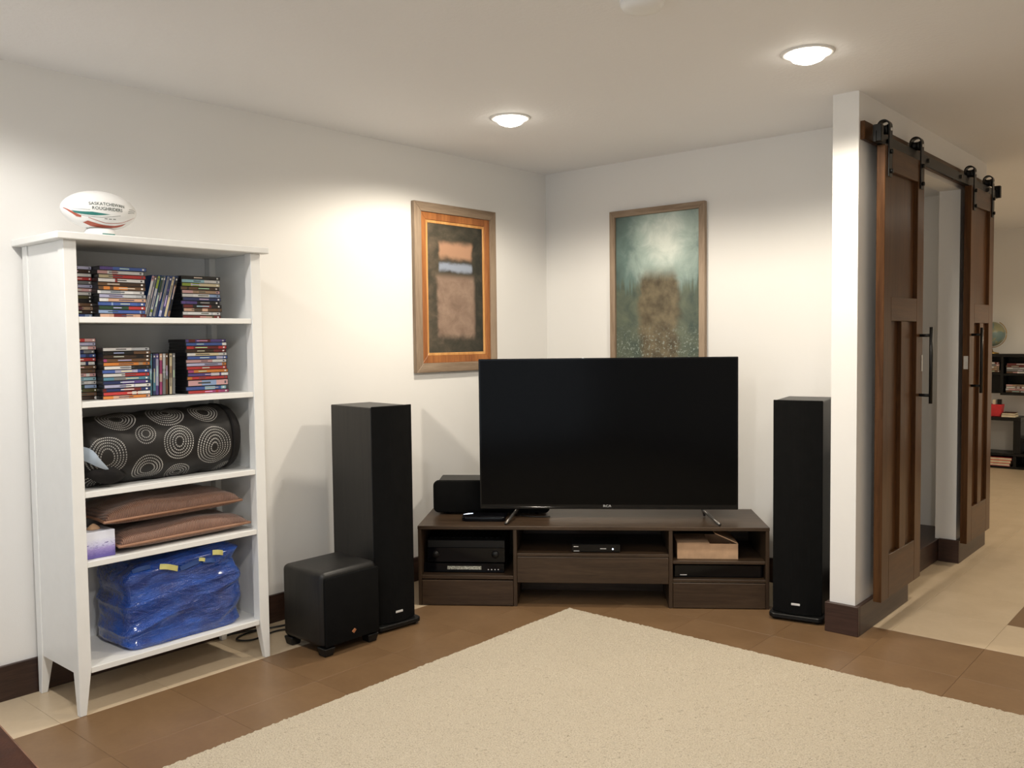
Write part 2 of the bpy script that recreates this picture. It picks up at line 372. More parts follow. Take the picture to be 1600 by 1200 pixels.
struct(B('ceiling', M['ceiling'], None, -0.1, 5.6, -7.0, 5.7, H, H+0.1, bevel=0))
struct(B('wall_left', M['wall'], None, -0.1, 0.0, -7.0, 0.1, 0, H, bevel=0))
struct(B('wall_back', M['wall'], None, 0.0, 2.098, 0.0, 0.1, 0, H, bevel=0))
pw = MB()
for b in ((-0.59, 0.09, 0, H), (0.09, 1.05, 2.17, H), (1.05, 1.64, 0, H)): pw.box(2.098, 2.212, b[0], b[1], b[2], b[3])
struct(pw.build('wall_partition', M['wall'], None))
struct(MB().box(0.9, 2.098, 1.40, 1.50, 0, H).build('wall_alcove_back', M['wall']))
struct(MB().box(0.8, 0.9, 0.1, 5.6, 0, H).build('wall_hall_left', M['wall']))
struct(B('ceiling_alcove', M['ceiling'], None, 0.9, 2.098, 0.1, 1.40, 2.20, 2.24, bevel=0))
struct(B('wall_far', M['wall'], None, -0.1, 5.6, 5.6, 5.7, 0, H, bevel=0))
struct(B('wall_right', M['wall'], None, 5.5, 5.6, -7.0, 5.6, 0, H, bevel=0))
# baseboards, 13 cm dark wood
def bb(name, *b, m='base'): return struct(B(name, M[m], None, *b, bevel=0.002))
bb('baseboard_left', 0.0, 0.015, -7.0, -0.0005, 0, 0.134, m='base_y')
bb('baseboard_back', 0.0155, 2.0825, -0.015, 0.0, 0, 0.134)
bb('baseboard_partition_inner', 2.083, 2.098, -0.59, -0.0005, 0, 0.134, m='base_y')
bb('baseboard_partition_end', 2.083, 2.234, -0.612, -0.59, 0, 0.134)
bb('baseboard_partition_near', 2.212, 2.234, -0.5895, 0.09, 0, 0.134, m='base_y')
bb('baseboard_partition_jamb', 2.12, 2.234, 1.028, 1.05, 0, 0.134)
bb('baseboard_partition_far', 2.212, 2.234, 1.0505, 1.64, 0, 0.134, m='base_y')
bb('baseboard_far', -0.1, 5.5, 5.585, 5.6, 0, 0.134)
st = MB().box(0.9, 2.118, 0.1, 1.40, 0.0, 0.13)
struct(st.build('trim_alcove_step', M['base_y'], None, 0.003))
struct(B('trim_header_board', M['door_x'], None, 2.212, 2.232, -0.575, 1.635, 2.192, 2.272, bevel=0.002))

# ------------------------------------------------------------------ recessed downlights
def downlight(x, y, label, power=1.0, tint=SPOT_C):
    t = thing('recessed_downlight', label, 'ceiling light', (x, y, H), 0, 'recessed downlights in the ceiling')
    MB().lathe([(0.074, 0.0), (0.074, -0.005), (0.092, -0.006), (0.099, -0.001), (0.099, 0.0)], 32).build('trim_ring', M['white_plastic'], t)
    MB().lathe([(0.001, -0.040), (0.030, -0.037), (0.055, -0.027), (0.068, -0.013), (0.0735, -0.001)], 28).build('lens', M['lamp'], t)
    L = bpy.data.lights.new('downlight_lamp', 'SPOT'); L.energy = SPOT_W*power; L.color = tint; L.spot_size = math.radians(161); L.spot_blend = 0.34; L.shadow_soft_size = 0.055
    lo = bpy.data.objects.new('downlight_lamp', L); COL.objects.link(lo); lo.parent = t; lo.location = (0, 0, -0.065)
    return t
downlight(0.80, -1.27, 'glowing recessed downlight in the ceiling nearest the room corner')
downlight(2.25, -1.24, 'glowing recessed downlight in the ceiling near the white partition end')
downlight(0.78, -3.70, 'recessed downlight above the white bookcase, outside the picture to the left', 0.58, SPOT_N)
downlight(2.25, -3.70, 'recessed downlight over the middle of the cream rug', 0.95, SPOT_N)
downlight(3.75, -3.70, 'recessed downlight over the right side of the cream rug', 0.9, SPOT_N)
downlight(3.45, 1.1, 'recessed downlight over the beige hall tiles beside the far barn door', 0.65, SPOT_H)
downlight(3.45, 3.5, 'recessed downlight in front of the far dark wall shelf', 1.7, SPOT_H)
al = bpy.data.lights.new('alcove_fill', 'POINT'); al.energy = 0.6; al.color = SPOT_C; al.shadow_soft_size = 0.08  # unseen fill light added to brighten the alcove interior
alo = bpy.data.objects.new('alcove_fill', al); COL.objects.link(alo); alo.location = (1.45, 0.7, 2.05)
t = thing('smoke_detector', 'round white smoke detector on the ceiling, cut off by the top edge', 'smoke detector', (2.075, -2.11, H))
MB().lathe([(0.068, 0.0), (0.068, -0.018), (0.058, -0.032), (0.03, -0.036), (0.001, -0.036)], 32).build('housing', M['white_plastic'], t)
MB().lathe([(0.072, 0.0), (0.072, -0.006), (0.060, -0.007)], 32).build('mounting_ring', M['white_plastic'], t)

# ------------------------------------------------------------------ rug
nx, ny = 460, 520
rb = MB(); x0, x1, y0, y1 = RUG
import numpy as np
rng = np.random.default_rng(3)
gx, gy = np.meshgrid(np.linspace(x0, x1, nx), np.linspace(y0, y1, ny))
gx = gx + rng.normal(0, 0.0018, gx.shape); gy = gy + rng.normal(0, 0.0018, gx.shape)
gz = 0.0145 + rng.normal(0, 0.0011, gx.shape)
edge = np.zeros(gx.shape, bool); edge[0] = edge[-1] = True; edge[:, 0] = edge[:, -1] = True
gz[edge] = 0.008 + rng.normal(0, 0.001, edge.sum())
V = np.stack([gx, gy, gz], -1).reshape(-1, 3)
# skirt down to the floor
ring = [i for i in range(nx)] + [j*nx+nx-1 for j in range(1, ny)] + [(ny-1)*nx+i for i in range(nx-2, -1, -1)] + [j*nx for j in range(ny-2, 0, -1)]
sk = V[ring].copy(); sk[:, 2] = 0.0005
F = [(j*nx+i, j*nx+i+1, (j+1)*nx+i+1, (j+1)*nx+i) for j in range(ny-1) for i in range(nx-1)]
n0 = len(V); F += [(ring[i], n0+i, n0+(i+1) % len(ring), ring[(i+1) % len(ring)]) for i in range(len(ring))]
me = bpy.data.meshes.new('area_rug'); me.from_pydata(np.vstack([V, sk]).tolist(), [], F); me.materials.append(M['rug'])
ro = bpy.data.objects.new('area_rug', me); COL.objects.link(ro)
tag(ro, 'large cream short-pile rug on the brown tile floor, its corner towards the television', 'rug')

# ------------------------------------------------------------------ framed pictures
def rails(t, w, h, fw, d, mh, mv, name='frame_rail', z=0.0, off=0.0):
    # mitred rails, local x along the wall, z up, front at -y
    for (a, m_) in ((0, mh), (1, mv), (2, mh), (3, mv)):
        W2, H2 = w/2, h/2; I, J = W2-fw, H2-fw
        quad = {0: [(-W2, -H2), (W2, -H2), (I, -J), (-I, -J)], 2: [(W2, H2), (-W2, H2), (-I, J), (I, J)],
                1: [(W2, -H2), (W2, H2), (I, J), (I, -J)], 3: [(-W2, H2), (-W2, -H2), (-I, -J), (-I, J)]}[a]
        MB().prism(quad, off-d, off, axis=1).build(name, m_, t, 0.0015).location = (0, 0, z)
def printed(t, w, h, yy, m_, name):
    o = MB().box(-w/2, w/2, yy, yy+0.004, -h/2, h/2).build(name, m_, t, uv=lambda p: ((p.x+w/2)/w, (p.z+h/2)/h)); return o
t = thing('framed_picture', 'framed picture in taupe and dark olive with a rust wood border, left of the corner', 'picture', (0.001, -0.852, 1.632), PI/2)
rails(t, 0.668, 0.945, 0.052, 0.026, M['frame'], M['frame_z'])
rails(t, 0.563, 0.840, 0.040, 0.018, M['mat_rust'], M['mat_rust'], 'inner_border')
rails(t, 0.482, 0.759, 0.016, 0.014, M['mat_gold'], M['mat_gold'], 'gold_edge')
printed(t, 0.449, 0.726, -0.010, M['abstract'], 'print')
t2 = thing('framed_poster', 'framed teal and olive misty poster behind the television, right of the room corner', 'poster', (0.838, -0.001, 1.560), 0)
rails(t2, 0.645, 1.09, 0.038, 0.028, M['frame'], M['frame_z'])
printed(t2, 0.568, 1.013, -0.012, M['misty'], 'print')

# ------------------------------------------------------------------ white bookcase
bc = thing('bookcase', 'tall white open bookcase with tapered legs against the left wall', 'bookcase', (0.2, -2.795, 0))
def bx(name, b, mat='white_paint', bevel=0.002): return MB().box(b[0]-0.2, b[1]-0.2, b[2]+2.795, b[3]+2.795, b[4], b[5]).build(name, M[mat], bc, bevel)
YL, YR, XB, XF, ZT = -3.196, -2.402, 0.024, 0.388, 1.708
bx('top_board', (0.003, 0.410, YL-0.028, YR+0.030, ZT, ZT+0.026), bevel=0.003)
for (px_, py_, sx, sy) in ((XF, YL, -1, 1), (XF, YR, -1, -1), (XB, YL, 1, 1), (XB, YR, 1, -1)):
    def sq(w, z): return [(px_-0.2, py_+2.795, z), (px_+sx*w-0.2, py_+2.795, z), (px_+sx*w-0.2, py_+sy*w+2.795, z), (px_-0.2, py_+sy*w+2.795, z)]
    MB().loft([sq(0.024, 0.0), sq(0.046, 0.165), sq(0.046, ZT)], smooth=False).build('leg', M['white_paint'], bc, 0.002)
for yy in (YL+0.004, YR-0.020): bx('side_panel', (XB+0.046, XF-0.046, yy, yy+0.016, 0.150, ZT))
bx('back_panel', (XB+0.004, XB+0.010, YL+0.0465, YR-0.0465, 0.16, ZT), 'shaded_back')
SH = [1.438, 1.133, 0.808, 0.555, 0.169]
for z in SH:
    q = MB()
    q.prism([(XB+0.012-0.2, YL+0.0465+2.795), (XB+0.0465-0.2, YL+0.0465+2.795), (XB+0.0465-0.2, YL+0.0205+2.795), (XF-0.0465-0.2, YL+0.0205+2.795), (XF-0.0465-0.2, YL+0.0465+2.795), (XF-0.003-0.2, YL+0.0465+2.795),
             (XF-0.003-0.2, YR-0.0465+2.795), (XF-0.0465-0.2, YR-0.0465+2.795), (XF-0.0465-0.2, YR-0.0205+2.795), (XB+0.0465-0.2, YR-0.0205+2.795), (XB+0.0465-0.2, YR-0.0465+2.795), (XB+0.012-0.2, YR-0.0465+2.795)], z-0.021, z)
    q.build('shelf', M['white_paint'], bc, 0.0012)

# ------------------------------------------------------------------ rugby ball on its ring
ball = thing('rugby_ball', 'white rugby ball with green and red trim on top of the white bookcase', 'ball', (0.245, -3.000, 1.840))
RL, RR = 0.142, 0.073
def prof(u): return RR*max(0.0, 1-(abs(u)/RL)**2.15)**0.62
nseg = 44
MB().loft([[(prof(u)*math.cos(2*PI*i/36), u, prof(u)*math.sin(2*PI*i/36)) for i in range(36)] for u in [-RL*0.9995 + 2*RL*0.9995*j/nseg for j in range(nseg+1)]]).build('ball_shell', M['ball_white'], ball)
def on_ball(u, s_, off):      # u along the ball, s_ arc length upwards from the side that faces the room (towards the camera)
    r_ = prof(u)+off; a = s_/RR + FA
    return (r_*math.cos(a), u, r_*math.sin(a))
FA = math.radians(-8)
def decal(poly, name, mat, off=0.0006, sub=0.012):
    bm = bmesh.new(); vs = [bm.verts.new((p[0], p[1], 0)) for p in poly]; bm.faces.new(vs)
    bmesh.ops.triangulate(bm, faces=bm.faces)
    for _ in range(4):
        es = [e for e in bm.edges if e.calc_length() > sub]
        if not es: break
        bmesh.ops.subdivide_edges(bm, edges=es, cuts=1); bmesh.ops.triangulate(bm, faces=[f_ for f_ in bm.faces if len(f_.verts) > 3])
    for v_ in bm.verts: v_.co = on_ball(v_.co.x, v_.co.y, off)
    me = bpy.data.meshes.new(name); bm.to_mesh(me); bm.free(); me.materials.append(mat)
    o = bpy.data.objects.new(name, me); COL.objects.link(o); o.parent = ball; return o
def lettering(txt, size, cu, cs, name, mat, off=0.0009, sx=1.0):
    vs, fs = text_mesh(txt, size, 0.00012)
    me = bpy.data.meshes.new(name); me.from_pydata([on_ball(cu+x*sx, cs+y, off) for x, y, z in vs], [], fs); me.materials.append(mat)
    o = bpy.data.objects.new(name, me); COL.objects.link(o); o.parent = ball; return o
def strip(pts, w, name, mat, off=0.0006):
    decal([(u, s_+w/2) for u, s_ in pts] + [(u, s_-w/2) for u, s_ in pts[::-1]], name, mat, off, 0.02)
lettering('SASKATCHEWAN', 0.0168, 0.000, 0.0265, 'lettering', M['ball_text'])
lettering('ROUGHRIDERS', 0.0168, 0.000, 0.0090, 'lettering', M['ball_text'])
decal([(-0.118, -0.014), (-0.055, -0.006), (-0.02, -0.008), (0.010, -0.010), (-0.04, -0.018), (-0.108, -0.025)], 'green_swoosh', M['ball_green'])
strip([(-0.128, -0.004), (-0.09, 0.000), (-0.062, 0.001)], 0.0012, 'pinstripe', M['ball_text'])
strip([(-0.09, -0.029), (-0.02, -0.023), (0.05, -0.012)], 0.0012, 'pinstripe', M['ball_text'])
strip([(-0.065, -0.032), (0.0, -0.046), (0.06, -0.044), (0.12, -0.028)], 0.0022, 'pinstripe', M['ball_red'])
for du, ds in ((0.0, 0.0), (0.004, -0.010), (0.006, -0.018)): strip([(0.088-du, 0.020+ds), (0.105, 0.024+ds), (0.122-du, 0.022+ds)], 0.0022, 'pinstripe', M['ball_text'])
decal([(-0.138, 0.001), (-0.126, -0.012), (-0.108, -0.024), (-0.088, -0.030), (-0.086, -0.040), (-0.10, -0.044), (-0.122, -0.03), (-0.137, -0.012)], 'red_panel', M['ball_red'])
decal([(-0.064, -0.047), (-0.03, -0.052), (0.0, -0.056), (0.035, -0.058), (0.082, -0.052), (0.07, -0.064), (0.05, -0.070), (0.0, -0.072), (-0.05, -0.072), (-0.076, -0.064)], 'red_panel', M['ball_red'])
for q_ in range(3): decal([(-0.010+q_*0.016, -0.026), (0.001+q_*0.016, -0.026), (0.001+q_*0.016, -0.0285), (-0.010+q_*0.016, -0.0285)], 'small_print', M['ball_text'])
ring_t = thing('ball_stand', 'small white ring stand under the rugby ball on the bookcase', 'stand', (0.245, -3.000, ZT+0.0265))
MB().lathe([(0.040, 0.0), (0.055, 0.0), (0.056, 0.018), (0.050, 0.0345), (0.046, 0.0345), (0.042, 0.018)], 32).build('ring', M['white_plastic'], ring_t)
MB().box(0.0553, 0.0575, -0.016, 0.030, 0.006, 0.016).build('printed_band', M['ball_green'], ring_t)

# ------------------------------------------------------------------ disc cases
PAL = {'white': (.80,.79,.78), 'lavender': (.50,.50,.70), 'black': (.015,.014,.014), 'dark brown': (.055,.030,.018), 'brown': (.16,.085,.045), 'pale grey': (.55,.57,.60),
 'red': (.52,.05,.05), 'blue': (.07,.13,.40), 'pale blue': (.32,.44,.68), 'tan': (.45,.30,.19), 'navy': (.03,.045,.14), 'purple': (.12,.08,.28), 'peach': (.68,.42,.30), 'dark green': (.03,.07,.04),
 'green': (.30,.40,.06), 'pinkish': (.65,.38,.38), 'olive': (.10,.09,.03), 'orange': (.70,.25,.06), 'cream': (.68,.58,.38), 'teal': (.10,.26,.36), 'magenta': (.42,.07,.20), 'dark red': (.17,.025,.025), 'grey': (.22,.23,.24), 'cyan': (.35,.60,.70)}
ORD = ['first', 'second', 'third', 'fourth', 'fifth', 'sixth', 'seventh', 'eighth', 'ninth', 'tenth', 'eleventh', 'twelfth', 'thirteenth', 'fourteenth', 'fifteenth', 'sixteenth', 'seventeenth']
def disc_case(label, group, base, accents, L, Dp, T, case, loc, rot):
    """case lying flat: spine at local -y, length along x, thickness along z; origin at bottom middle of the spine"""
    o = MB().box(-L/2, L/2, 0.0, Dp, 0.0, T).build('disc_case', M['case_blue' if case == 'blue' else 'case_black'], None, 0.0008)
    tag(o, label, 'disc case', group)
    o.matrix_world = Matrix.Translation(loc) @ rot
    m_ = MB(); cuts = sorted(set([0.0, 1.0] + [round(random.uniform(0.06, 0.94), 3) for _ in range(random.choice((3, 4, 5)))]))
    b = PAL[base]
    lo, hi = T*0.10, T*0.90
    for i in range(len(cuts)-1):
        c_ = b if (i == 0 or random.random() < 0.45 or not accents) else PAL[random.choice(accents)]
        kx = random.uniform(0.85, 1.12)
        xa = -L/2+0.003+(L-0.006)*cuts[i]; xb = -L/2+0.003+(L-0.006)*cuts[i+1]
        m_.box(xa, xb, -0.0006, 0.001, lo, hi, col=tuple(min(0.9, q*kx*0.78) for q in c_))
    # title band and maker mark, a lighter or darker block part-way up the spine
    tc = (.75,.74,.72) if sum(b) < 0.8 else (.08,.08,.10)
    xa = random.uniform(-0.30, 0.0)*L; m_.box(xa, xa+random.uniform(0.16, 0.34)*L, -0.0010, 0.0, T*0.38, T*0.64, col=tuple(q*random.uniform(0.5, 1) for q in tc))
    m_.box(L*0.40, L*0.44, -0.0010, 0.0, T*0.3, T*0.7, col=tc)
    m_.build('printed_spine', M['print'], o, fix=False)
    return o
RZ = Matrix.Rotation(PI/2, 4, 'Z')       # local -y (spine) faces +x, local x runs along +y
def stack(names, shelf_z, y_mid, x_front, L, T, where, group, jit=0.004, Dp=0.135, big={}):
    n = len(names); z = shelf_z + 0.0003
    for i, spec in enumerate(reversed(names)):
        parts = spec.split('/'); base = parts[0]; acc = [p for p in parts[1:] if p in PAL]
        rank = n-1-i
        pos = 'topmost' if rank == 0 else ('lowest' if rank == n-1 else ORD[rank] + ' from top')
        tt = T*big.get(rank, 1.0)
        desc = base + (' and ' + acc[0] if acc else '')
        dx, dy = random.uniform(-jit, jit), random.uniform(-jit, jit)
        if 'shift' in parts: dx -= 0.012; dy += 0.008
        disc_case('%s disc case, %s, %s' % (desc, pos, where), group, base, acc, L, Dp, tt-0.0004, 'black',
                  Vector((x_front+dx, y_mid+dy, z)), Matrix.Rotation(random.uniform(-0.02, 0.02), 4, 'Z') @ RZ)
        z += tt
stack(['lavender/white', 'dark brown/black', 'black/white', 'dark brown/red', 'black/grey', 'pale grey/lavender', 'red/pinkish', 'pale blue/white', 'olive/black', 'black/olive', 'brown/pinkish', 'tan/dark red', 'brown/dark brown', 'blue/pale blue'],
      SH[0], -3.109, 0.272, 0.124, 0.0136, 'leftmost pile, upper disc shelf', 'disc cases on the upper shelf', 0.003)
stack(['purple/blue', 'pinkish/white', 'cream/red', 'white/red', 'brown/dark brown', 'brown/orange', 'white/pale grey', 'lavender/pale grey', 'white/peach', 'blue/pale blue', 'dark green/red', 'pale blue/blue', 'peach/dark red'],
      SH[0], -2.958, 0.322, 0.182, 0.0146, 'second pile, upper disc shelf', 'disc cases on the upper shelf')
stack(['black/shift', 'cyan/white', 'green/cream', 'brown/dark brown', 'pinkish/tan', 'white/pale blue', 'navy/grey', 'purple/black', 'dark red/black', 'peach/brown', 'white/pale grey', 'dark red/olive'],
      SH[0], -2.612, 0.282, 0.172, 0.0145, 'rightmost pile, upper disc shelf', 'disc cases on the upper shelf')
stack(['red/pinkish', 'lavender/purple', 'white/pinkish', 'navy/grey', 'blue/navy', 'red/orange', 'navy/white', 'brown/olive', 'peach/brown', 'white/pinkish', 'cyan/pinkish', 'pale grey/white', 'pale blue/dark green', 'dark green/olive', 'tan/brown', 'dark brown/white'],
      SH[1], -3.106, 0.275, 0.124, 0.0143, 'leftmost pile, lower disc shelf', 'disc cases on the lower shelf', 0.003)
stack(['white/pale grey', 'black/brown', 'dark brown/black', 'magenta/brown', 'orange/tan', 'white/black', 'blue/lavender', 'white/red', 'teal/grey', 'navy/purple', 'lavender/white', 'dark red/navy', 'red/white', 'orange/peach'],
      SH[1], -2.952, 0.322, 0.184, 0.0138, 'second pile, lower disc shelf', 'disc cases on the lower shelf')
stack(['purple/dark red/shift', 'blue/white', 'red/dark red', 'dark brown/dark red', 'white/cream', 'blue/lavender', 'pinkish/white', 'lavender/orange', 'red/orange', 'magenta/orange', 'purple/white', 'orange/red', 'pinkish/pale blue', 'blue/cyan', 'red/magenta'],
      SH[1], -2.598, 0.285, 0.184, 0.0138, 'rightmost pile, lower disc shelf', 'disc cases on the lower shelf', big={12: 1.9, 13: 1.2})
# upright rows between the piles
def upright(names, shelf_z, y0, x_front, tilt, T, where, group, case):
    L = 0.168; n = len(names)
    for i, spec in enumerate(names):
        p = spec.split('/'); base = p[0]; acc = p[1:]
        pos = ORD[i] + ' from left' if i < n-1 else 'last'
        # stand the case: length becomes vertical, thickness runs along world y
        R = Matrix.Rotation(-tilt, 4, 'X') @ Matrix(((0,-1,0,0),(0,0,-1,0),(1,0,0,0),(0,0,0,1)))
        y = y0 + i*T/math.cos(tilt) + T
        z = shelf_z + 0.0004 + math.cos(tilt)*L/2 + (0.0 if tilt == 0 else math.sin(abs(tilt))*T)
        disc_case('%s disc case, %s, %s' % (base + (' and ' + acc[0] if acc else ''), pos, where), group, base, acc, L, 0.125, T-0.0005, case,
                  Vector((x_front + random.uniform(-0.003, 0.003), y + math.sin(tilt)*L/2, z)), R)
upright(['white/pinkish', 'grey/brown', 'pale grey/green', 'grey/dark green', 'navy/grey', 'lavender/grey', 'navy/purple', 'cream/pale grey', 'brown/black'], SH[0], -2.868, 0.290, 0.26, 0.0118, 'leaning row, upper disc shelf', 'disc cases on the upper shelf', 'blue')
upright(['teal/pale blue', 'navy/teal', 'purple/lavender', 'magenta/peach', 'grey/pale grey', 'brown/grey', 'cream/tan', 'grey/black'], SH[1], -2.838, 0.262, 0.03, 0.0136, 'upright row, lower disc shelf', 'disc cases on the lower shelf', 'black')

# ------------------------------------------------------------------ rolled blanket with ring print
def blob(name, mat, parent, fn, nu, nv, uvf=None):
    vs = [fn(i/(nu-1), j/nv) for i in range(nu) for j in range(nv)]
    fs = [(i*nv+j, i*nv+(j+1) % nv, (i+1)*nv+(j+1) % nv, (i+1)*nv+j) for i in range(nu-1) for j in range(nv)]
    fs += [tuple(range(nv))[::-1], tuple(range((nu-1)*nv, nu*nv))]
    me = bpy.data.meshes.new(name); me.from_pydata(vs, [], fs); me.materials.append(mat)
    for p in me.polygons: p.use_smooth = True
    if uvf:
        ul = me.uv_layers.new(name='UVMap')
        for p in me.polygons:
            js = [vi % nv for vi in p.vertices]; wrap = max(js)-min(js) > nv/2 and len(js) == 4
            for li, vi in zip(p.loop_indices, p.vertices):
                i, j = divmod(vi, nv)
                ul.data[li].uv = uvf(i/(nu-1), (j/nv + (1.0 if wrap and j == 0 else 0.0)))
    o = bpy.data.objects.new(name, me); COL.objects.link(o); o.parent = parent; return o
rz0 = SH[2]+0.0005
roll = thing('rolled_blanket', 'rolled black blanket printed with white dotted rings on the middle bookcase shelf', 'blanket', (0.215, -3.135, rz0))
RLN = 0.655
def sgn_pow(c, e): return math.copysign(abs(c)**e, c)
def roll_fn(a, b):
    u = a*RLN; ang = 2*PI*b
    e = min(1.0, max(0.0, (u+0.012)/0.05)); e2 = min(1.0, max(0.0, (RLN+0.004-u)/0.075))
    k_ = math.sqrt(max(0, 1-(1-e)**2))*math.sqrt(max(0.0, 1-(1-e2)**2)) if u < 0.05 or u > RLN-0.08 else 1.0
    k_ = max(k_, 0.05)
    hz = 0.127 + 0.012*a; hy = 0.150
    w_ = 1 + 0.018*math.sin(9*u*6+2*ang) + 0.014*math.sin(3*ang+14*u) + (0.05*math.sin(5*ang+30*u)*max(0, 1-u/0.14))
    x = hy*sgn_pow(math.cos(ang), 0.86)*w_*(0.25+0.75*k_)*0.98; z = hz*sgn_pow(math.sin(ang), 0.86)*w_*(0.30+0.70*k_)
    zc = hz*0.99
    zz = max(0.002, zc+z); zz = zz if zz > 0.012 else 0.002+(zz-0.002)*0.4
    return (min(x, 0.165), u, min(zz, 0.289))
def roll_uv(a, b):
    th = b if b <= 0.5 or b > 1 else b-1.0
    return (a*RLN, -th*2*PI*0.137*0.98 if b < 0.75 else -(b-1.0)*2*PI*0.137*0.98)
# v seam at the back (b = 0.5): evaluate continuous angle measured from the front
def roll_uv(a, b):
    th = b if b < 0.5 else b-1.0
    return (a*RLN, -th*2*PI*0.137)
def roll_fn2(a, b): return roll_fn(a, (b+0.5) % 1.0)
def roll_uv2(a, b): return (a*RLN, -(b-0.5)*2*PI*0.137)
blob('blanket_body', M['rings'], roll, roll_fn2, 90, 72, roll_uv2)
def endfn(a, b):
    u = RLN-0.055+a*0.064; s_ = math.sqrt(max(0.0, 1-(a*0.985)**3)); ang = 2*PI*b
    return (0.158*s_*sgn_pow(math.cos(ang), 0.86)*(1+0.02*math.sin(4*ang)), u, 0.139+0.137*s_*sgn_pow(math.sin(ang), 0.86))
blob('rolled_end', M['black_fabric'], roll, endfn, 14, 40)
pm = MB()
def roll_pt(a, b, k_):
    x, u, z = roll_fn2(a, b); return (x*k_+0.003, u-0.001, 0.126+(z-0.126)*k_)
grid = []
for p_i in range(9):
    a_ = 0.006+0.125*p_i/8; wdt = 0.052*(1-p_i/8)**0.7+0.006
    grid.append([roll_pt(a_, 0.512-0.075*p_i/8+wdt*(q_/4-0.5), 1.022 + 0.012*math.sin(PI*q_/4)) for q_ in range(5)])
pm.add([p for r_ in grid for p in r_], [(p_i*5+q_, p_i*5+q_+1, (p_i+1)*5+q_+1, (p_i+1)*5+q_) for p_i in range(8) for q_ in range(4)], 0, True)
pm.build('lining_fold', M['lining'], roll)
def tuck2(a, b):
    ang = 2*PI*b; s_ = math.sin(PI*min(1, max(0, a*0.96+0.02)))
    return (0.132+0.022*math.cos(ang)*s_+0.006*math.sin(11*a), 0.0+0.16*a, 0.058-0.020*a+0.034*math.sin(ang)*s_)
blob('corner_fold', M['black_fabric'], roll, tuck2, 14, 16)

# ------------------------------------------------------------------ pillows, tissue box, blue bag
def pillow(label, loc, rz, tilt, lx, ly, th, seed):
    t = thing('throw_pillow', label, 'pillow', loc, rz, 'copper brown pillows'); t.rotation_euler = (tilt, 0, rz)
    n = 34; m_ = MB(); top = {}
    rr = random.Random(seed); ph = rr.random()*6
    def shape(a, b, s_):
        # pinched-corner rectangle
        x = a*lx/2*(1-0.05*(1-b*b)); y = b*ly/2*(1-0.06*(1-a*a))
        e = max(0.0, (1-abs(a)**2.6)*(1-abs(b)**2.6))
        lump = 1+0.10*math.sin(5*b+ph)+0.07*math.sin(7*a+3*b+ph)
        return (x, y, th*0.32 + (th*0.66*e**0.28*lump if s_ > 0 else -th*0.315*e**0.30))
    for s_ in (1, -1):
        vs = [shape(-1+2*i/(n-1), -1+2*j/(n-1), s_) for i in range(n) for j in range(n)]
        fs = [(i*n+j, (i+1)*n+j, (i+1)*n+j+1, i*n+j+1) for i in range(n-1) for j in range(n-1)]
        m_.add(vs, fs if s_ > 0 else [f_[::-1] for f_ in fs], 0, True)
    m_.build('cushion', M['pillow'], t)
    per = [(-1+2*i/40, -1) for i in range(40)] + [(1, -1+2*i/40) for i in range(40)] + [(1-2*i/40, 1) for i in range(40)] + [(-1, 1-2*i/40) for i in range(41)]
    pts = [shape(a, b, 1) for a, b in per]; pts = [(p[0]*1.008, p[1]*1.008, p[2]) for p in pts]
    MB().tube(pts, 0.0055, 6).build('corded_edge', M['piping'], t)
    return t
pillow('copper brown ribbed pillow with corded edge, lying directly on the shelf under another pillow', (0.212, -2.748, SH[3]+0.002), 0.02, 0.0, 0.305, 0.555, 0.088, 1)
pillow('copper brown ribbed pillow lying on top of the other pillow, dark corner to the left', (0.205, -2.790, SH[3]+0.099), 0.03, 0.0, 0.305, 0.575, 0.092, 5)
tb = thing('tissue_box', 'lavender and white printed tissue box at the left end of the pillow shelf', 'tissue box', (0.300, -3.088, SH[3]+0.0005))
MB().box(-0.055, 0.055, -0.055, 0.055, 0, 0.098).build('printed_carton', M['lavender'], tb, 0.002, uv=lambda p: ((p.y+p.x+0.11)/0.22*1.6, p.z/0.098))
MB().lathe([(0.022, 0.0983), (0.026, 0.1005), (0.014, 0.112), (0.005, 0.118), (0.001, 0.119)], 10).build('tissue', M['cardboard'], tb)
bag = thing('storage_bag', 'large crumpled blue woven plastic bag on the bottom shelf of the bookcase', 'bag', (0.205, -2.748, SH[4]+0.0005))
from mathutils import noise as mn
def bag_fn(a, b):
    # a: bottom to top, b: around
    ang = 2*PI*b; c_, s_ = math.cos(ang), math.sin(ang)
    e = 0.27; X = sgn_pow(c_, e); Y = sgn_pow(s_, e)
    z = 0.335*a
    if a > 0.93: pass
    wide = 1.0 - 0.10*max(0, (a-0.55))**1.2
    px_ = 0.150*X*wide; py_ = 0.248*Y*(1.0-0.02*a)
    n_ = mn.noise(Vector((px_*9+3, py_*4+z*3, z*15-py_*4)))
    n2 = mn.noise(Vector((px_*20, py_*9-4, z*40-py_*10)))
    fold = 1-abs(mn.noise(Vector((py_*2.2+1.7, z*11-py_*3.2, 4.1)))*2.6)
    d = 0.012*n_+0.004*n2+0.024*(fold-0.6)*min(1, a*5)*min(1, (1-a)*5)
    px_ += d*(1 if c_ > 0 else 0.4)*abs(X); py_ += d*0.9*(1 if s_ > 0 else -1)*abs(Y)
    shr = 1.0
    if a < 0.05: shr = 0.93+1.4*a
    if a > 0.9: shr = 1-(a-0.9)*2.2
    return (min(px_*shr, 0.168), max(-0.335, min(0.335, py_*shr)), max(0.0, min(0.352, z + (0.010*n_ if a > 0.05 else 0)+0.018*a*Y)))
blob('bag_body', M['bag'], bag, bag_fn, 80, 150)
from mathutils.bvhtree import BVHTree
bag_body = [o for o in COL.objects if o.name == 'bag_body'][0]
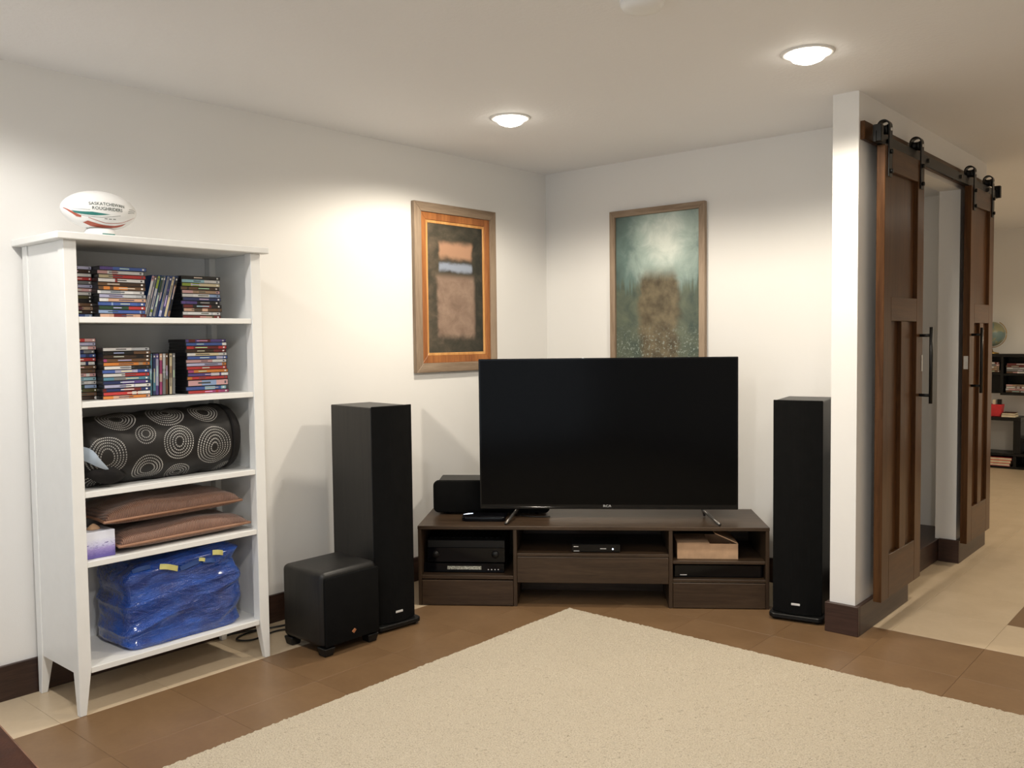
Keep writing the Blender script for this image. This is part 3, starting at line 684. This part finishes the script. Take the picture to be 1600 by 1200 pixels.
tree = BVHTree.FromPolygons([v_.co.copy() for v_ in bag_body.data.vertices], [tuple(p.vertices) for p in bag_body.data.polygons])
ray_d = Vector((-0.9, 0, -0.43)).normalized()
for (ya_, za_, yb_, zb_, wd_, mat_) in ((-0.115, 0.312, -0.045, 0.288, 0.021, 'strap_yellow'), (0.105, 0.322, 0.150, 0.312, 0.020, 'strap_yellow'), (-0.035, 0.284, 0.045, 0.300, 0.018, 'strap_blue'), (0.060, 0.296, 0.110, 0.286, 0.018, 'strap_blue'), (0.045, 0.306, 0.072, 0.296, 0.014, 'strap_yellow'), (-0.215, 0.318, -0.150, 0.322, 0.016, 'strap_blue')):
    hits = []
    for kk in range(9):
        tt = kk/8; q_ = Vector((0.16, ya_+(yb_-ya_)*tt, za_+(zb_-za_)*tt))
        hit = tree.ray_cast(q_ - ray_d*0.3, ray_d)[0]
        hits.append(hit if hit is not None else q_)
    for _ in range(3): hits = [hits[0]] + [(hits[k-1]+hits[k]*2+hits[k+1])/4 for k in range(1, 8)] + [hits[8]]
    acr = Vector((-0.30, -(zb_-za_)/max(0.02, abs(yb_-ya_))*0.9, 0.95)).normalized()*wd_/2
    rows_ = []
    for kk, p in enumerate(hits):
        p = p - ray_d*(0.006+0.006*math.sin(PI*kk/8))
        rows_.append([tuple(p-acr), tuple(p+acr), tuple(p+acr-ray_d*0.002), tuple(p-acr-ray_d*0.002)])
    MB().loft(rows_, smooth=False).build('strap', M[mat_], bag_body)

# ------------------------------------------------------------------ speakers
def tower(label, loc, rz):
    t = thing('floor_speaker', label, 'speaker', loc, rz, 'tower speakers beside the television')
    MB().prism(rrect(-0.125, 0.125, -0.200, 0.170, 0.03), 0.012, 0.032).build('plinth', M['black_plastic'], t, 0.003)
    for sx in (-1, 1):
        for yy in (-0.165, 0.14): MB().lathe([(0.012, 0.0), (0.016, 0.004), (0.016, 0.013)], 12, mat=Matrix.Translation((sx*0.095, yy, 0))).build('foot', M['black_plastic'], t)
    B('cabinet', M['black_ash'], t, -0.112, 0.112, -0.150, 0.185, 0.032, 1.036, bevel=0.003)
    bow = [(-0.112, -0.1505)] + [(-0.112+0.224*i/14, -0.158-0.030*math.sin(PI*i/14)) for i in range(15)] + [(0.112, -0.1505)]
    gr_ = MB().prism(bow, 0.034, 1.040).build('grille', M['grille'], t, 0.002)
    MB().box(-0.020, 0.020, -0.1905, -0.187, 0.078, 0.088).build('badge', M['silver'], gr_, 0.001)
    return t
tower('tall black tower speaker on the left of the television behind the subwoofer', (0.3625, -1.7925, 0), math.radians(84.3))
tower('tall black tower speaker on the right of the television beside the white partition', (1.893, -0.392, 0), math.radians(11.8))
sub = thing('subwoofer', 'black cube subwoofer with copper badge on the floor right of the bookcase', 'subwoofer', (0.450, -2.125, 0), PI/2)
MB().box(-0.153, 0.153, -0.138, 0.150, 0.038, 0.362).build('cabinet', M['black_ash'], sub, 0.026, 4)
gr_ = MB().box(-0.146, 0.146, -0.156, -0.1385, 0.046, 0.340).build('grille', M['grille'], sub, 0.006, 2)
MB().prism([(0.0, -0.011), (0.014, 0.002), (0.004, 0.011), (-0.012, 0.0)], -0.1585, -0.156, axis=1, mat=Matrix.Translation((0.0, 0, 0.085))).build('badge', M['copper'], gr_, 0.001)
for sx in (-1, 1):
    for sy in (-1, 1):
        MB().loft([[(sx*0.120+r_*x_, sy*0.118+r_*y_, z_) for x_, y_ in ((-1,-1),(1,-1),(1,1),(-1,1))] for r_, z_ in ((0.022, 0.0), (0.030, 0.0385))], smooth=False).build('foot', M['black_plastic'], sub, 0.004)

# ------------------------------------------------------------------ television stand
TH = math.radians(36.2); TO = (0.352, -1.505, 0)
ts = thing('tv_stand', 'low dark brown tv stand with open shelves set diagonally across the corner', 'tv stand', TO, TH)
D = 0.475; WD = 1.742
def tsb(name, b, mat='espresso', bevel=0.0015): return MB().box(*b).build(name, M[mat], ts, bevel)
tsb('top_board', (0.0, WD, 0.0, D, 0.388, 0.406))
for x0_, x1_ in ((0.001, 0.018), (0.483, 0.501), (1.254, 1.273), (1.723, 1.741)): tsb('upright_panel', (x0_, x1_, 0.002, D-0.012, 0.0, 0.3875), 'espresso_z')
tsb('back_panel', (0.003, WD-0.003, D-0.010, D-0.003, 0.004, 0.387))
tsb('bottom_shelf', (0.0185, 0.4825, 0.003, D-0.014, 0.136, 0.154)); tsb('drawer_front', (0.0195, 0.4815, 0.0, 0.018, 0.004, 0.130))
tsb('bottom_shelf', (1.2735, 1.7225, 0.003, D-0.014, 0.132, 0.146)); tsb('drawer_front', (1.2745, 1.7215, 0.0, 0.018, 0.004, 0.128))
tsb('middle_shelf', (1.2735, 1.7225, 0.004, D-0.014, 0.222, 0.237))
tsb('middle_shelf', (0.5015, 1.2535, 0.003, D-0.014, 0.254, 0.269)); tsb('drawer_front', (0.5025, 1.2525, 0.0, 0.018, 0.122, 0.252))
tsb('drawer_box', (0.515, 1.240, 0.0185, 0.42, 0.130, 0.248)); tsb('kick_board', (0.502, 1.253, 0.30, 0.315, 0.0, 0.120))

def on_stand(name, label, cat, x, y, z):
    c_, s_ = math.cos(TH), math.sin(TH)
    return thing(name, label, cat, (TO[0]+x*c_-y*s_, TO[1]+x*s_+y*c_, z), TH)
# television
tv = on_stand('television', 'large black flat television on splayed feet on the tv stand', 'television', 0.961, 0.215, 0.4065)
TW, Z0, Z1 = 0.666, 0.046, 0.832
bz = MB().box(-TW, TW, 0.0, 0.018, Z0, Z1).build('bezel', M['gloss_black'], tv, 0.003)
MB().box(-TW+0.009, TW-0.009, -0.0012, 0.0, Z0+0.024, Z1-0.008).build('screen', M['screen'], tv, fix=True)
MB().box(-TW*0.86, TW*0.86, 0.018, 0.062, Z0+0.03, Z0+0.46).build('rear_housing', M['black_plastic'], tv, 0.012, 2)
MB().box(-TW+0.002, TW-0.002, -0.0025, 0.0, Z0+0.001, Z0+0.012).build('lower_trim', M['gloss_black'], bz, 0.001)
vs, fs = text_mesh('RCA', 0.017)
MB().add([(x_*1.25-0.003, -0.0020, y_+Z0+0.0172) for x_, y_, z_ in vs], fs).build('brand_lettering', M['silver'], bz, fix=False)
MB().box(-0.128, -0.118, -0.004, 0.004, Z1-0.001, Z1+0.003).build('top_edge_glint', M['edge_glint'], tv)  # pale chip standing in for a reflection on the top edge
for sx, xt, xb in ((-1, -0.470, -0.516), (1, 0.488, 0.545)):
    f_ = thing('x', '', '') if False else None
    leg = MB()
    leg.tube([(xt, 0.030, Z0+0.03), (xt, 0.030, Z0-0.004), ((xt+xb)/2, -0.075, 0.024), (xb, -0.185, 0.007)], 0.0075, 8)
    leg.tube([(xt, 0.030, Z0-0.004), (xt+sx*0.01, 0.042, 0.022), (xt+sx*0.014, 0.052, 0.007)], 0.0075, 8)
    leg.build('stand_foot', M['dark_steel'], tv)
# centre speaker
cs = on_stand('centre_speaker', 'black rounded centre speaker behind the left edge of the television', 'speaker', 0.345, 0.387, 0.4065)
body = [(-0.075, 0.012), (-0.088, 0.03), (-0.095, 0.09), (-0.088, 0.150), (-0.070, 0.176), (0.085, 0.186), (0.085, 0.006), (-0.06, 0.006)]
MB().prism(body, -0.290, 0.290, axis=0).build('cabinet', M['black_ash'], cs, 0.004)
MB().prism(rrect(-0.312, 0.312, 0.010, 0.182, 0.028), -0.100, -0.066, axis=1).build('grille', M['grille'], cs, 0.008, 3)
for sx in (-0.24, 0.24):
    for yy in (-0.05, 0.06): MB().lathe([(0.010, 0.0), (0.012, 0.0065)], 10, mat=Matrix.Translation((sx, yy, 0))).build('foot', M['black_plastic'], cs)
# glossy player in front of it
pl = on_stand('streaming_box', 'flat glossy black player on the tv stand top beside the left television foot', 'media player', 0.328, 0.192, 0.4065)
MB().prism(rrect(-0.118, 0.108, -0.085, 0.085, 0.02), 0.002, 0.024).build('case', M['gloss_black'], pl, 0.004, 2)
MB().prism(rrect(-0.110, 0.100, -0.078, 0.078, 0.02), 0.0, 0.002).build('base', M['black_plastic'], pl)
MB().prism([(-0.116, -0.02), (-0.085, -0.002), (-0.07, 0.012), (-0.095, 0.006)], 0.0243, 0.0252).build('light_strip', M['led'], pl)
# receiver on disc player in left bay
dp = on_stand('disc_player', 'black disc player with lit display at the bottom of the left bay', 'disc player', 0.226, 0.06, 0.1545)
MB().box(-0.205, 0.205, 0.0, 0.300, 0.004, 0.047).build('case', M['black_plastic'], dp, 0.002)
fp = MB().box(-0.2055, 0.2055, -0.004, 0.0, 0.003, 0.0475).build('front_panel', M['gloss_black'], dp, 0.001)
k = NT('player_display'); uv = k.coord('UV')
nn = k.noise(k.mapping(uv, (9, 2.0, 1)), 3.0, 3, 0.8)
k.pbr(k.ramp(nn, [(0.42, (0.16, 0.16, 0.13)), (0.52, (0.45, 0.45, 0.38)), (0.62, (0.75, 0.74, 0.66))]), 0.3); M['display'] = k.m
MB().box(-0.085, 0.089, -0.0055, -0.004, 0.017, 0.034).build('display', M['display'], fp, uv=lambda p: ((p.x+0.085)/0.174, p.z/0.034))
for i in range(4): MB().lathe([(0.0035, 0), (0.003, 0.002)], 8, mat=Matrix.Translation((0.125+i*0.017, -0.004, 0.017)) @ Matrix.Rotation(PI/2, 4, 'X')).build('button', M['silver'], fp)
for sx in (-0.17, 0.17):
    for yy in (0.03, 0.26): MB().lathe([(0.014, 0.0), (0.014, 0.0045)], 12, mat=Matrix.Translation((sx, yy, 0))).build('foot', M['black_plastic'], dp)
rc = on_stand('receiver', 'black audio receiver standing on the disc player in the left bay', 'receiver', 0.238, 0.06, 0.2022)
MB().box(-0.198, 0.198, 0.0, 0.320, 0.008, 0.118).build('case', M['black_plastic'], rc, 0.002)
fp = MB().box(-0.199, 0.199, -0.006, 0.0, 0.007, 0.082).build('front_panel', M['gloss_black'], rc, 0.002)
for i in range(12): MB().box(-0.17+i*0.029, -0.155+i*0.029, 0.06, 0.28, 0.1181, 0.1195).build('vent_slat', M['black_metal'], rc)
for xx, rr_ in ((0.150, 0.019), (-0.155, 0.019)): MB().lathe([(rr_, 0), (rr_*0.92, 0.014), (0.001, 0.014)], 20, mat=Matrix.Translation((xx, -0.006, 0.048)) @ Matrix.Rotation(PI/2, 4, 'X')).build('knob', M['black_metal'], fp)
for sx in (-0.17, 0.17):
    for yy in (0.03, 0.26): MB().lathe([(0.016, 0.0), (0.016, 0.0085)], 12, mat=Matrix.Translation((sx, yy, 0))).build('foot', M['black_plastic'], rc)
# cable box in the middle bay
cb = on_stand('cable_box', 'small black cable box with a white light in the middle bay', 'cable box', 0.897, 0.035, 0.2695)
MB().box(-0.121, 0.121, 0.0, 0.16, 0.003, 0.040).build('case', M['black_plastic'], cb, 0.003)
fp = MB().box(-0.120, 0.120, -0.003, 0.0, 0.003, 0.0395).build('front_panel', M['gloss_black'], cb, 0.001)
MB().lathe([(0.0042, 0), (0.003, 0.0015)], 10, mat=Matrix.Translation((0.083, -0.003, 0.018)) @ Matrix.Rotation(PI/2, 4, 'X')).build('indicator', M['led'], fp)
for xa, xb_, za in ((-0.112, -0.088, 0.028), (-0.112, -0.084, 0.006), (0.02, 0.05, 0.018)): MB().box(xa, xb_, -0.0038, -0.003, za, za+0.003).build('marking', M['silver'], fp)
for sx in (-0.10, 0.10):
    for yy in (0.02, 0.14): MB().lathe([(0.008, 0.0), (0.008, 0.0035)], 10, mat=Matrix.Translation((sx, yy, 0))).build('foot', M['black_plastic'], cb)
# cardboard box in the right bay
kb = on_stand('cardboard_box', 'open brown cardboard box with a raised flap in the right bay', 'box', 1.449, 0.05, 0.2375)
for b in ((-0.149, 0.149, 0.0, 0.004), (-0.149, 0.149, 0.216, 0.220)): MB().box(b[0], b[1], b[2], b[3], 0, 0.076).build('side_panel', M['cardboard'], kb)
for xx in (-0.149, 0.145): MB().box(xx, xx+0.004, 0.0042, 0.2158, 0, 0.076).build('side_panel', M['cardboard'], kb)
MB().box(-0.1448, 0.1448, 0.0042, 0.2158, 0, 0.004).build('base_panel', M['cardboard'], kb)
fm = Matrix.Translation((0.147, 0, 0.0762)) @ Matrix.Rotation(math.radians(24), 4, 'Y')
MB().box(-0.122, 0.0, 0.002, 0.215, 0.0, 0.004, mat=fm).build('raised_flap', M['cardboard'], kb)
MB().box(-0.148, 0.010, 0.005, 0.215, 0.0763, 0.0795).build('flat_flap', M['cardboard'], kb)
dv = on_stand('video_recorder', 'slim black player with a silver mark under the cardboard box', 'disc player', 1.500, 0.04, 0.1465)
MB().box(-0.2135, 0.2135, 0.0, 0.29, 0.004, 0.062).build('case', M['black_plastic'], dv, 0.002)
fp = MB().box(-0.214, 0.214, -0.004, 0.0, 0.003, 0.0625).build('front_panel', M['gloss_black'], dv, 0.001)
MB().box(-0.188, -0.155, -0.005, -0.004, 0.012, 0.016).build('marking', M['silver'], fp)
for sx in (-0.18, 0.18):
    for yy in (0.03, 0.26): MB().lathe([(0.012, 0.0), (0.012, 0.0045)], 10, mat=Matrix.Translation((sx, yy, 0))).build('foot', M['black_plastic'], dv)
# cords
def curve_pts(ctrl, n=40):
    out = []
    P_ = [Vector(ctrl[0])] + [Vector(c_) for c_ in ctrl] + [Vector(ctrl[-1])]
    for i in range(1, len(P_)-2):
        for j in range(n//(len(ctrl)-1)):
            t_ = j/(n//(len(ctrl)-1)); a, b, c_, d = P_[i-1], P_[i], P_[i+1], P_[i+2]
            out.append(0.5*((2*b)+(-a+c_)*t_+(2*a-5*b+4*c_-d)*t_*t_+(-a+3*b-3*c_+d)*t_**3))
    out.append(Vector(ctrl[-1])); return out
def cord(label, ctrl, r=0.003, local=False, name='cord'):
    pts = curve_pts(ctrl)
    if local:
        c_, s_ = math.cos(TH), math.sin(TH); pts = [Vector((TO[0]+p.x*c_-p.y*s_, TO[1]+p.x*s_+p.y*c_, p.z)) for p in pts]
    o = MB().tube(pts, r, 6).build(name, M['cord']); return tag(o, label, 'cord')
cord('black cord lying on the tv stand top right of the left television foot', [(0.50, 0.27, 0.4095), (0.55, 0.235, 0.4095), (0.62, 0.225, 0.4095), (0.66, 0.24, 0.4095)], 0.0026, True)
cord('black cord sagging behind the cable box in the middle bay', [(0.66, 0.42, 0.368), (0.76, 0.40, 0.345), (0.88, 0.39, 0.333), (0.98, 0.41, 0.350), (1.06, 0.43, 0.372)], 0.004, True)
cord('black cord looped on the floor behind the right bookcase leg', [(0.10, -2.12, 0.006), (0.06, -2.30, 0.006), (0.10, -2.385, 0.006), (0.16, -2.34, 0.006), (0.14, -2.20, 0.006), (0.20, -2.10, 0.006)], 0.004)
cord('second black cord on the floor running behind the subwoofer', [(0.04, -2.40, 0.016), (0.08, -2.26, 0.016), (0.13, -2.15, 0.016), (0.10, -2.0, 0.012), (0.14, -1.9, 0.006)], 0.0035)

# ------------------------------------------------------------------ barn doors on the partition
rl = thing('barn_door_rail', 'long black flat rail on the partition carrying both barn doors', 'rail', (2.27, 0.54, 2.20))
MB().box(-0.005, 0.005, -1.10, 1.10, -0.024, 0.024).build('flat_bar', M['black_metal'], rl, 0.001)
for yy in (-0.95, -0.35, 0.25, 0.85): MB().cyl((-0.038, yy, 0), (0.013, yy, 0), 0.011, 10).build('spacer_bolt', M['black_metal'], rl)
for yy in (-1.095, 1.075): MB().box(-0.012, 0.026, yy, yy+0.03, -0.022, 0.052).build('end_stop', M['black_metal'], rl, 0.003)
def barn_door(nm_, label, y0_, y1_, z0_, z1_, handle_side, label_plate):
    t = thing(nm_, label, 'door', (2.277, (y0_+y1_)/2, z0_)); t['kind'] = 'structure'
    w = (y1_-y0_)/2; h = z1_-z0_; xa, xb_ = -0.018, 0.018; s = 0.098
    zl0, zl1, zu0 = 0.20, 1.262, 1.372
    for yy in ((-w, -w+s), (w-s, w)): MB().box(xa, xb_, yy[0], yy[1], 0, h).build('stile', M['door'], t, 0.002)
    for zz in ((0, zl0), (zl1, zu0), (h-0.105, h)): MB().box(xa, xb_, -w+s+0.0003, w-s-0.0003, zz[0], zz[1]).build('cross_rail', M['door_x'], t, 0.002)
    ms = 0.042
    MB().box(xa, xb_, -ms, ms, zl0+0.0003, zl1-0.0003).build('middle_stile', M['door'], t, 0.002)
    for ya, yb in ((-w+s+0.0003, -ms-0.0003), (ms+0.0003, w-s-0.0003)): MB().box(-0.009, 0.000, ya, yb, zl0+0.0003, zl1-0.0003).build('lower_panel', M['door'], t)
    MB().box(-0.009, 0.000, -w+s+0.0003, w-s-0.0003, zu0+0.0003, h-0.1053).build('upper_panel', M['door'], t)
    for yy in (-w+0.055, w-0.055):
        zc_ = 2.260-z0_
        arc = [(0.0182, h-0.135), (0.0242, h-0.135)] + [(-0.004+0.0282*math.cos(PI*i/10), zc_+0.0282*math.sin(PI*i/10)) for i in range(11)] + [(-0.0322, zc_-0.022), (-0.0262, zc_-0.022)] + [(-0.004+0.0222*math.cos(PI*i/10), zc_+0.0222*math.sin(PI*i/10)) for i in range(10, -1, -1)]
        st = MB().prism(arc, yy-0.021, yy+0.021, axis=1).build('hanger_strap', M['black_metal'], t, 0.001)
        top = 2.20+0.024-z0_
        MB().lathe([(0.018, -0.0185), (0.024, -0.017), (0.0200, -0.008), (0.0200, 0.008), (0.024, 0.017), (0.018, 0.0185)], 24, mat=Matrix.Translation((-0.004, yy, top+0.0205)) @ Matrix.Rotation(PI/2, 4, 'Y')).build('wheel', M['black_plastic'], st)
        MB().cyl((-0.0345, yy, top+0.0205), (0.030, yy, top+0.0205), 0.007, 10).build('axle', M['steel'], st)
        for zz in (h-0.025, h-0.11): MB().cyl((0.0242, yy, zz), (0.034, yy, zz), 0.010, 8).build('bolt', M['black_metal'], st)
    hy = w-0.045 if handle_side > 0 else -w+0.045
    hd = MB().cyl((0.070, hy, 0.865), (0.070, hy, 1.235), 0.0085, 12).build('pull_bar', M['black_metal'], t)
    for zz in (0.905, 1.195): MB().cyl((0.018, hy, zz), (0.071, hy, zz), 0.0075, 10).build('pull_post', M['black_metal'], hd)
    if handle_side > 0: MB().box(0.0182, 0.0205, w-0.020, w-0.004, 1.02, 1.10).build('edge_plate', M['steel'], t, 0.001)
    else: MB().box(-0.012, 0.012, -w-0.002, -w, 1.00, 1.075).build('edge_plate', M['steel'], t, 0.001)
    return t
barn_door('door_1', 'near dark wood barn door with black pull beside the white wall end', -0.500, 0.070, 0.140, 2.172, 1, True)
barn_door('door_2', 'far dark wood barn door with black pull at the end of the rail', 0.945, 1.475, 0.140, 2.172, -1, True)

# ------------------------------------------------------------------ far wall furniture
ws = thing('wall_shelf', 'dark stepped wall shelf with cubbies on the far wall', 'shelf', (1.80, 5.585, 1.0))
def wsb(name, b): return MB().box(b[0]-1.80, b[1]-1.80, b[2]-5.585, b[3]-5.585, b[4]-1.0, b[5]-1.0).build(name, M['black_plastic'], ws, 0.002)
wsb('top_board', (1.25, 2.15, 5.35, 5.58, 1.105, 1.135)); wsb('back_panel', (1.252, 2.148, 5.575, 5.583, 0.73, 1.104))
wsb('bottom_board', (1.25, 1.5245, 5.35, 5.574, 0.925, 0.95)); wsb('bottom_board', (1.5255, 2.15, 5.35, 5.574, 0.725, 0.75)); wsb('middle_board', (1.5505, 1.9245, 5.36, 5.574, 0.92, 0.94))
for x_, za in ((1.25, 0.951), (1.525, 0.751), (1.925, 0.751), (2.125, 0.751)): wsb('upright_board', (x_, x_+0.025, 5.352, 5.574, za, 1.104))
FC = ['white', 'grey', 'pinkish', 'tan', 'white', 'dark red', 'pale grey', 'brown']
def far_stack(x_, z_, n, where):
    for i in range(n):
        pos = ['bottom', 'second', 'third', 'fourth', 'fifth'][i]
        c_ = random.choice(FC)
        disc_case('small disc case, %s up, %s' % (pos, where) if i else 'small disc case, lowest, %s' % where, 'disc cases in the far wall shelf', c_, [random.choice(FC)], 0.22, 0.14, 0.020, 'black', Vector((x_+random.uniform(-.006, .006), 5.375, z_+0.0005+i*0.0205)), Matrix.Identity(4))
far_stack(1.405, 0.951, 5, 'the left cubby of the far wall shelf'); far_stack(1.680, 0.941, 5, 'the upper right cubby of the far wall shelf'); far_stack(1.680, 0.751, 4, 'the lower right cubby of the far wall shelf')
gl = thing('desk_globe', 'faded green desk globe on top of the far dark wall shelf', 'globe', (1.415, 5.46, 1.1355))
MB().lathe([(0.001, 0.0), (0.07, 0.0), (0.072, 0.010), (0.02, 0.022), (0.012, 0.05), (0.001, 0.052)], 20).build('base', M['brass'], gl)
bpy_s = MB().lathe([(max(0.001, 0.125*math.sin(PI*i/16)), 0.20-0.125*math.cos(PI*i/16)) for i in range(17)], 28); bpy_s.build('globe_ball', M['globe'], gl)
MB().tube([(0.137*math.sin(a), 0, 0.20-0.137*math.cos(a)) for a in [0.0+2.6*i/16 for i in range(17)]], 0.004, 6).build('meridian_arc', M['brass'], gl)
tvl = thing('low_shelf_unit', 'low dark shelf unit on the beige tiles against the far wall', 'shelf', (1.60, 5.44, 0))
def lsb(name, b): return MB().box(b[0]-1.60, b[1]-1.60, b[2]-5.44, b[3]-5.44, b[4], b[5]).build(name, M['black_plastic'], tvl, 0.002)
lsb('top_board', (1.15, 1.725, 5.28, 5.57, 0.475, 0.51)); lsb('leg_panel', (1.66, 1.725, 5.285, 5.57, 0.1505, 0.4745)); lsb('leg_panel', (1.15, 1.18, 5.285, 5.57, 0.1505, 0.4745))
lsb('base_board', (1.15, 2.4, 5.28, 5.57, 0.125, 0.15)); lsb('base_board', (1.15, 2.4, 5.28, 5.57, 0.0, 0.02)); lsb('side_shelf', (1.7255, 2.4, 5.285, 5.57, 0.28, 0.305)); lsb('leg_panel', (2.37, 2.4, 5.285, 5.57, 0.1505, 0.2795))
lsb('back_panel', (1.16, 2.39, 5.555, 5.568, 0.0205, 0.1245)); lsb('leg_panel', (1.66, 1.69, 5.285, 5.55, 0.0205, 0.1245))
M['red'] = plain('bright_red', (0.60, 0.03, 0.04), 0.45); M['pink'] = plain('pinkish_red', (0.62, 0.10, 0.12), 0.5); M['paper'] = plain('paper', (0.72, 0.64, 0.48), 0.7)
rbx = thing('red_container', 'small red container holding items on the low far shelf unit', 'container', (1.49, 5.37, 0.5105))
MB().loft([[(r_*x_, r_*y_, z_) for x_, y_ in ((-1,-1),(1,-1),(1,1),(-1,1))] for r_, z_ in ((0.05, 0.0), (0.062, 0.12))], smooth=False).build('cup', M['red'], rbx, 0.004)
MB().box(-0.03, -0.005, -0.02, 0.02, 0.1205, 0.165).build('cream_item', M['paper'], rbx); MB().box(0.01, 0.045, -0.02, 0.02, 0.1205, 0.17).build('black_item', M['black_plastic'], rbx)
for i, (mm, nm, hh, ds) in enumerate((('paper', 'book', 0.022, 'cream book lying at the bottom beside the red container'), ('leather', 'book', 0.020, 'dark brown book lying on the cream book beside the red container'))):
    bk = thing('book', ds, 'book', (1.612, 5.37, 0.5105+i*0.0225)); w_ = 0.062-0.004*i
    MB().box(-w_, w_, -0.08, 0.08, 0.0, 0.003).build('cover', M[mm], bk); MB().box(-w_, w_, -0.08, 0.08, hh-0.003, hh).build('cover', M[mm], bk); MB().box(-w_+0.003, w_-0.003, -0.077, 0.078, 0.0031, hh-0.0031).build('pages', M['paper'], bk)
for i, (mm, ds) in enumerate((('pink', 'red book lying lowest in the base of the far shelf unit'), ('orange', 'orange book lying on the red book in the far shelf unit base'), ('red', 'bright red book on top of the pile in the far shelf base'))):
    if mm == 'orange': M['orange'] = plain('orange_cover', (0.68, 0.26, 0.12), 0.5)
    bk = thing('book', ds, 'book', (1.53+0.01*i, 5.39, 0.0205+i*0.0285))
    MB().box(-0.10, 0.10, -0.09, 0.09, 0.0, 0.004).build('cover', M[mm], bk); MB().box(-0.10, 0.10, -0.09, 0.09, 0.024, 0.028).build('cover', M[mm], bk); MB().box(-0.10, -0.096, -0.09, 0.09, 0.0041, 0.0239).build('spine', M[mm], bk); MB().box(-0.0955, 0.097, -0.087, 0.088, 0.0042, 0.0238).build('pages', M['paper'], bk)

# ------------------------------------------------------------------ leather ottoman at the lower left corner
ot = thing('ottoman', 'dark brown leather ottoman cut off at the lower left corner of the picture', 'ottoman', (1.40, -4.100, 0.0175), -0.092)
MB().box(-0.32, 0.42, -0.34, 0.345, 0.03, 0.30).build('body', M['leather'], ot, 0.02, 3)
MB().box(-0.325, 0.425, -0.345, 0.350, 0.3005, 0.385).build('seat_cushion', M['leather'], ot, 0.022, 4)
pr = rrect(-0.323, 0.423, -0.343, 0.347, 0.022); MB().tube([(a, b, 0.372) for a, b in pr+pr[:1]], 0.004, 6).build('seam_piping', M['leather_edge'], ot)
for sx in (-0.28, 0.38):
    for sy in (-0.30, 0.30): MB().cyl((sx, sy, 0.0), (sx, sy, 0.032), 0.018, 12).build('foot', M['base'], ot)
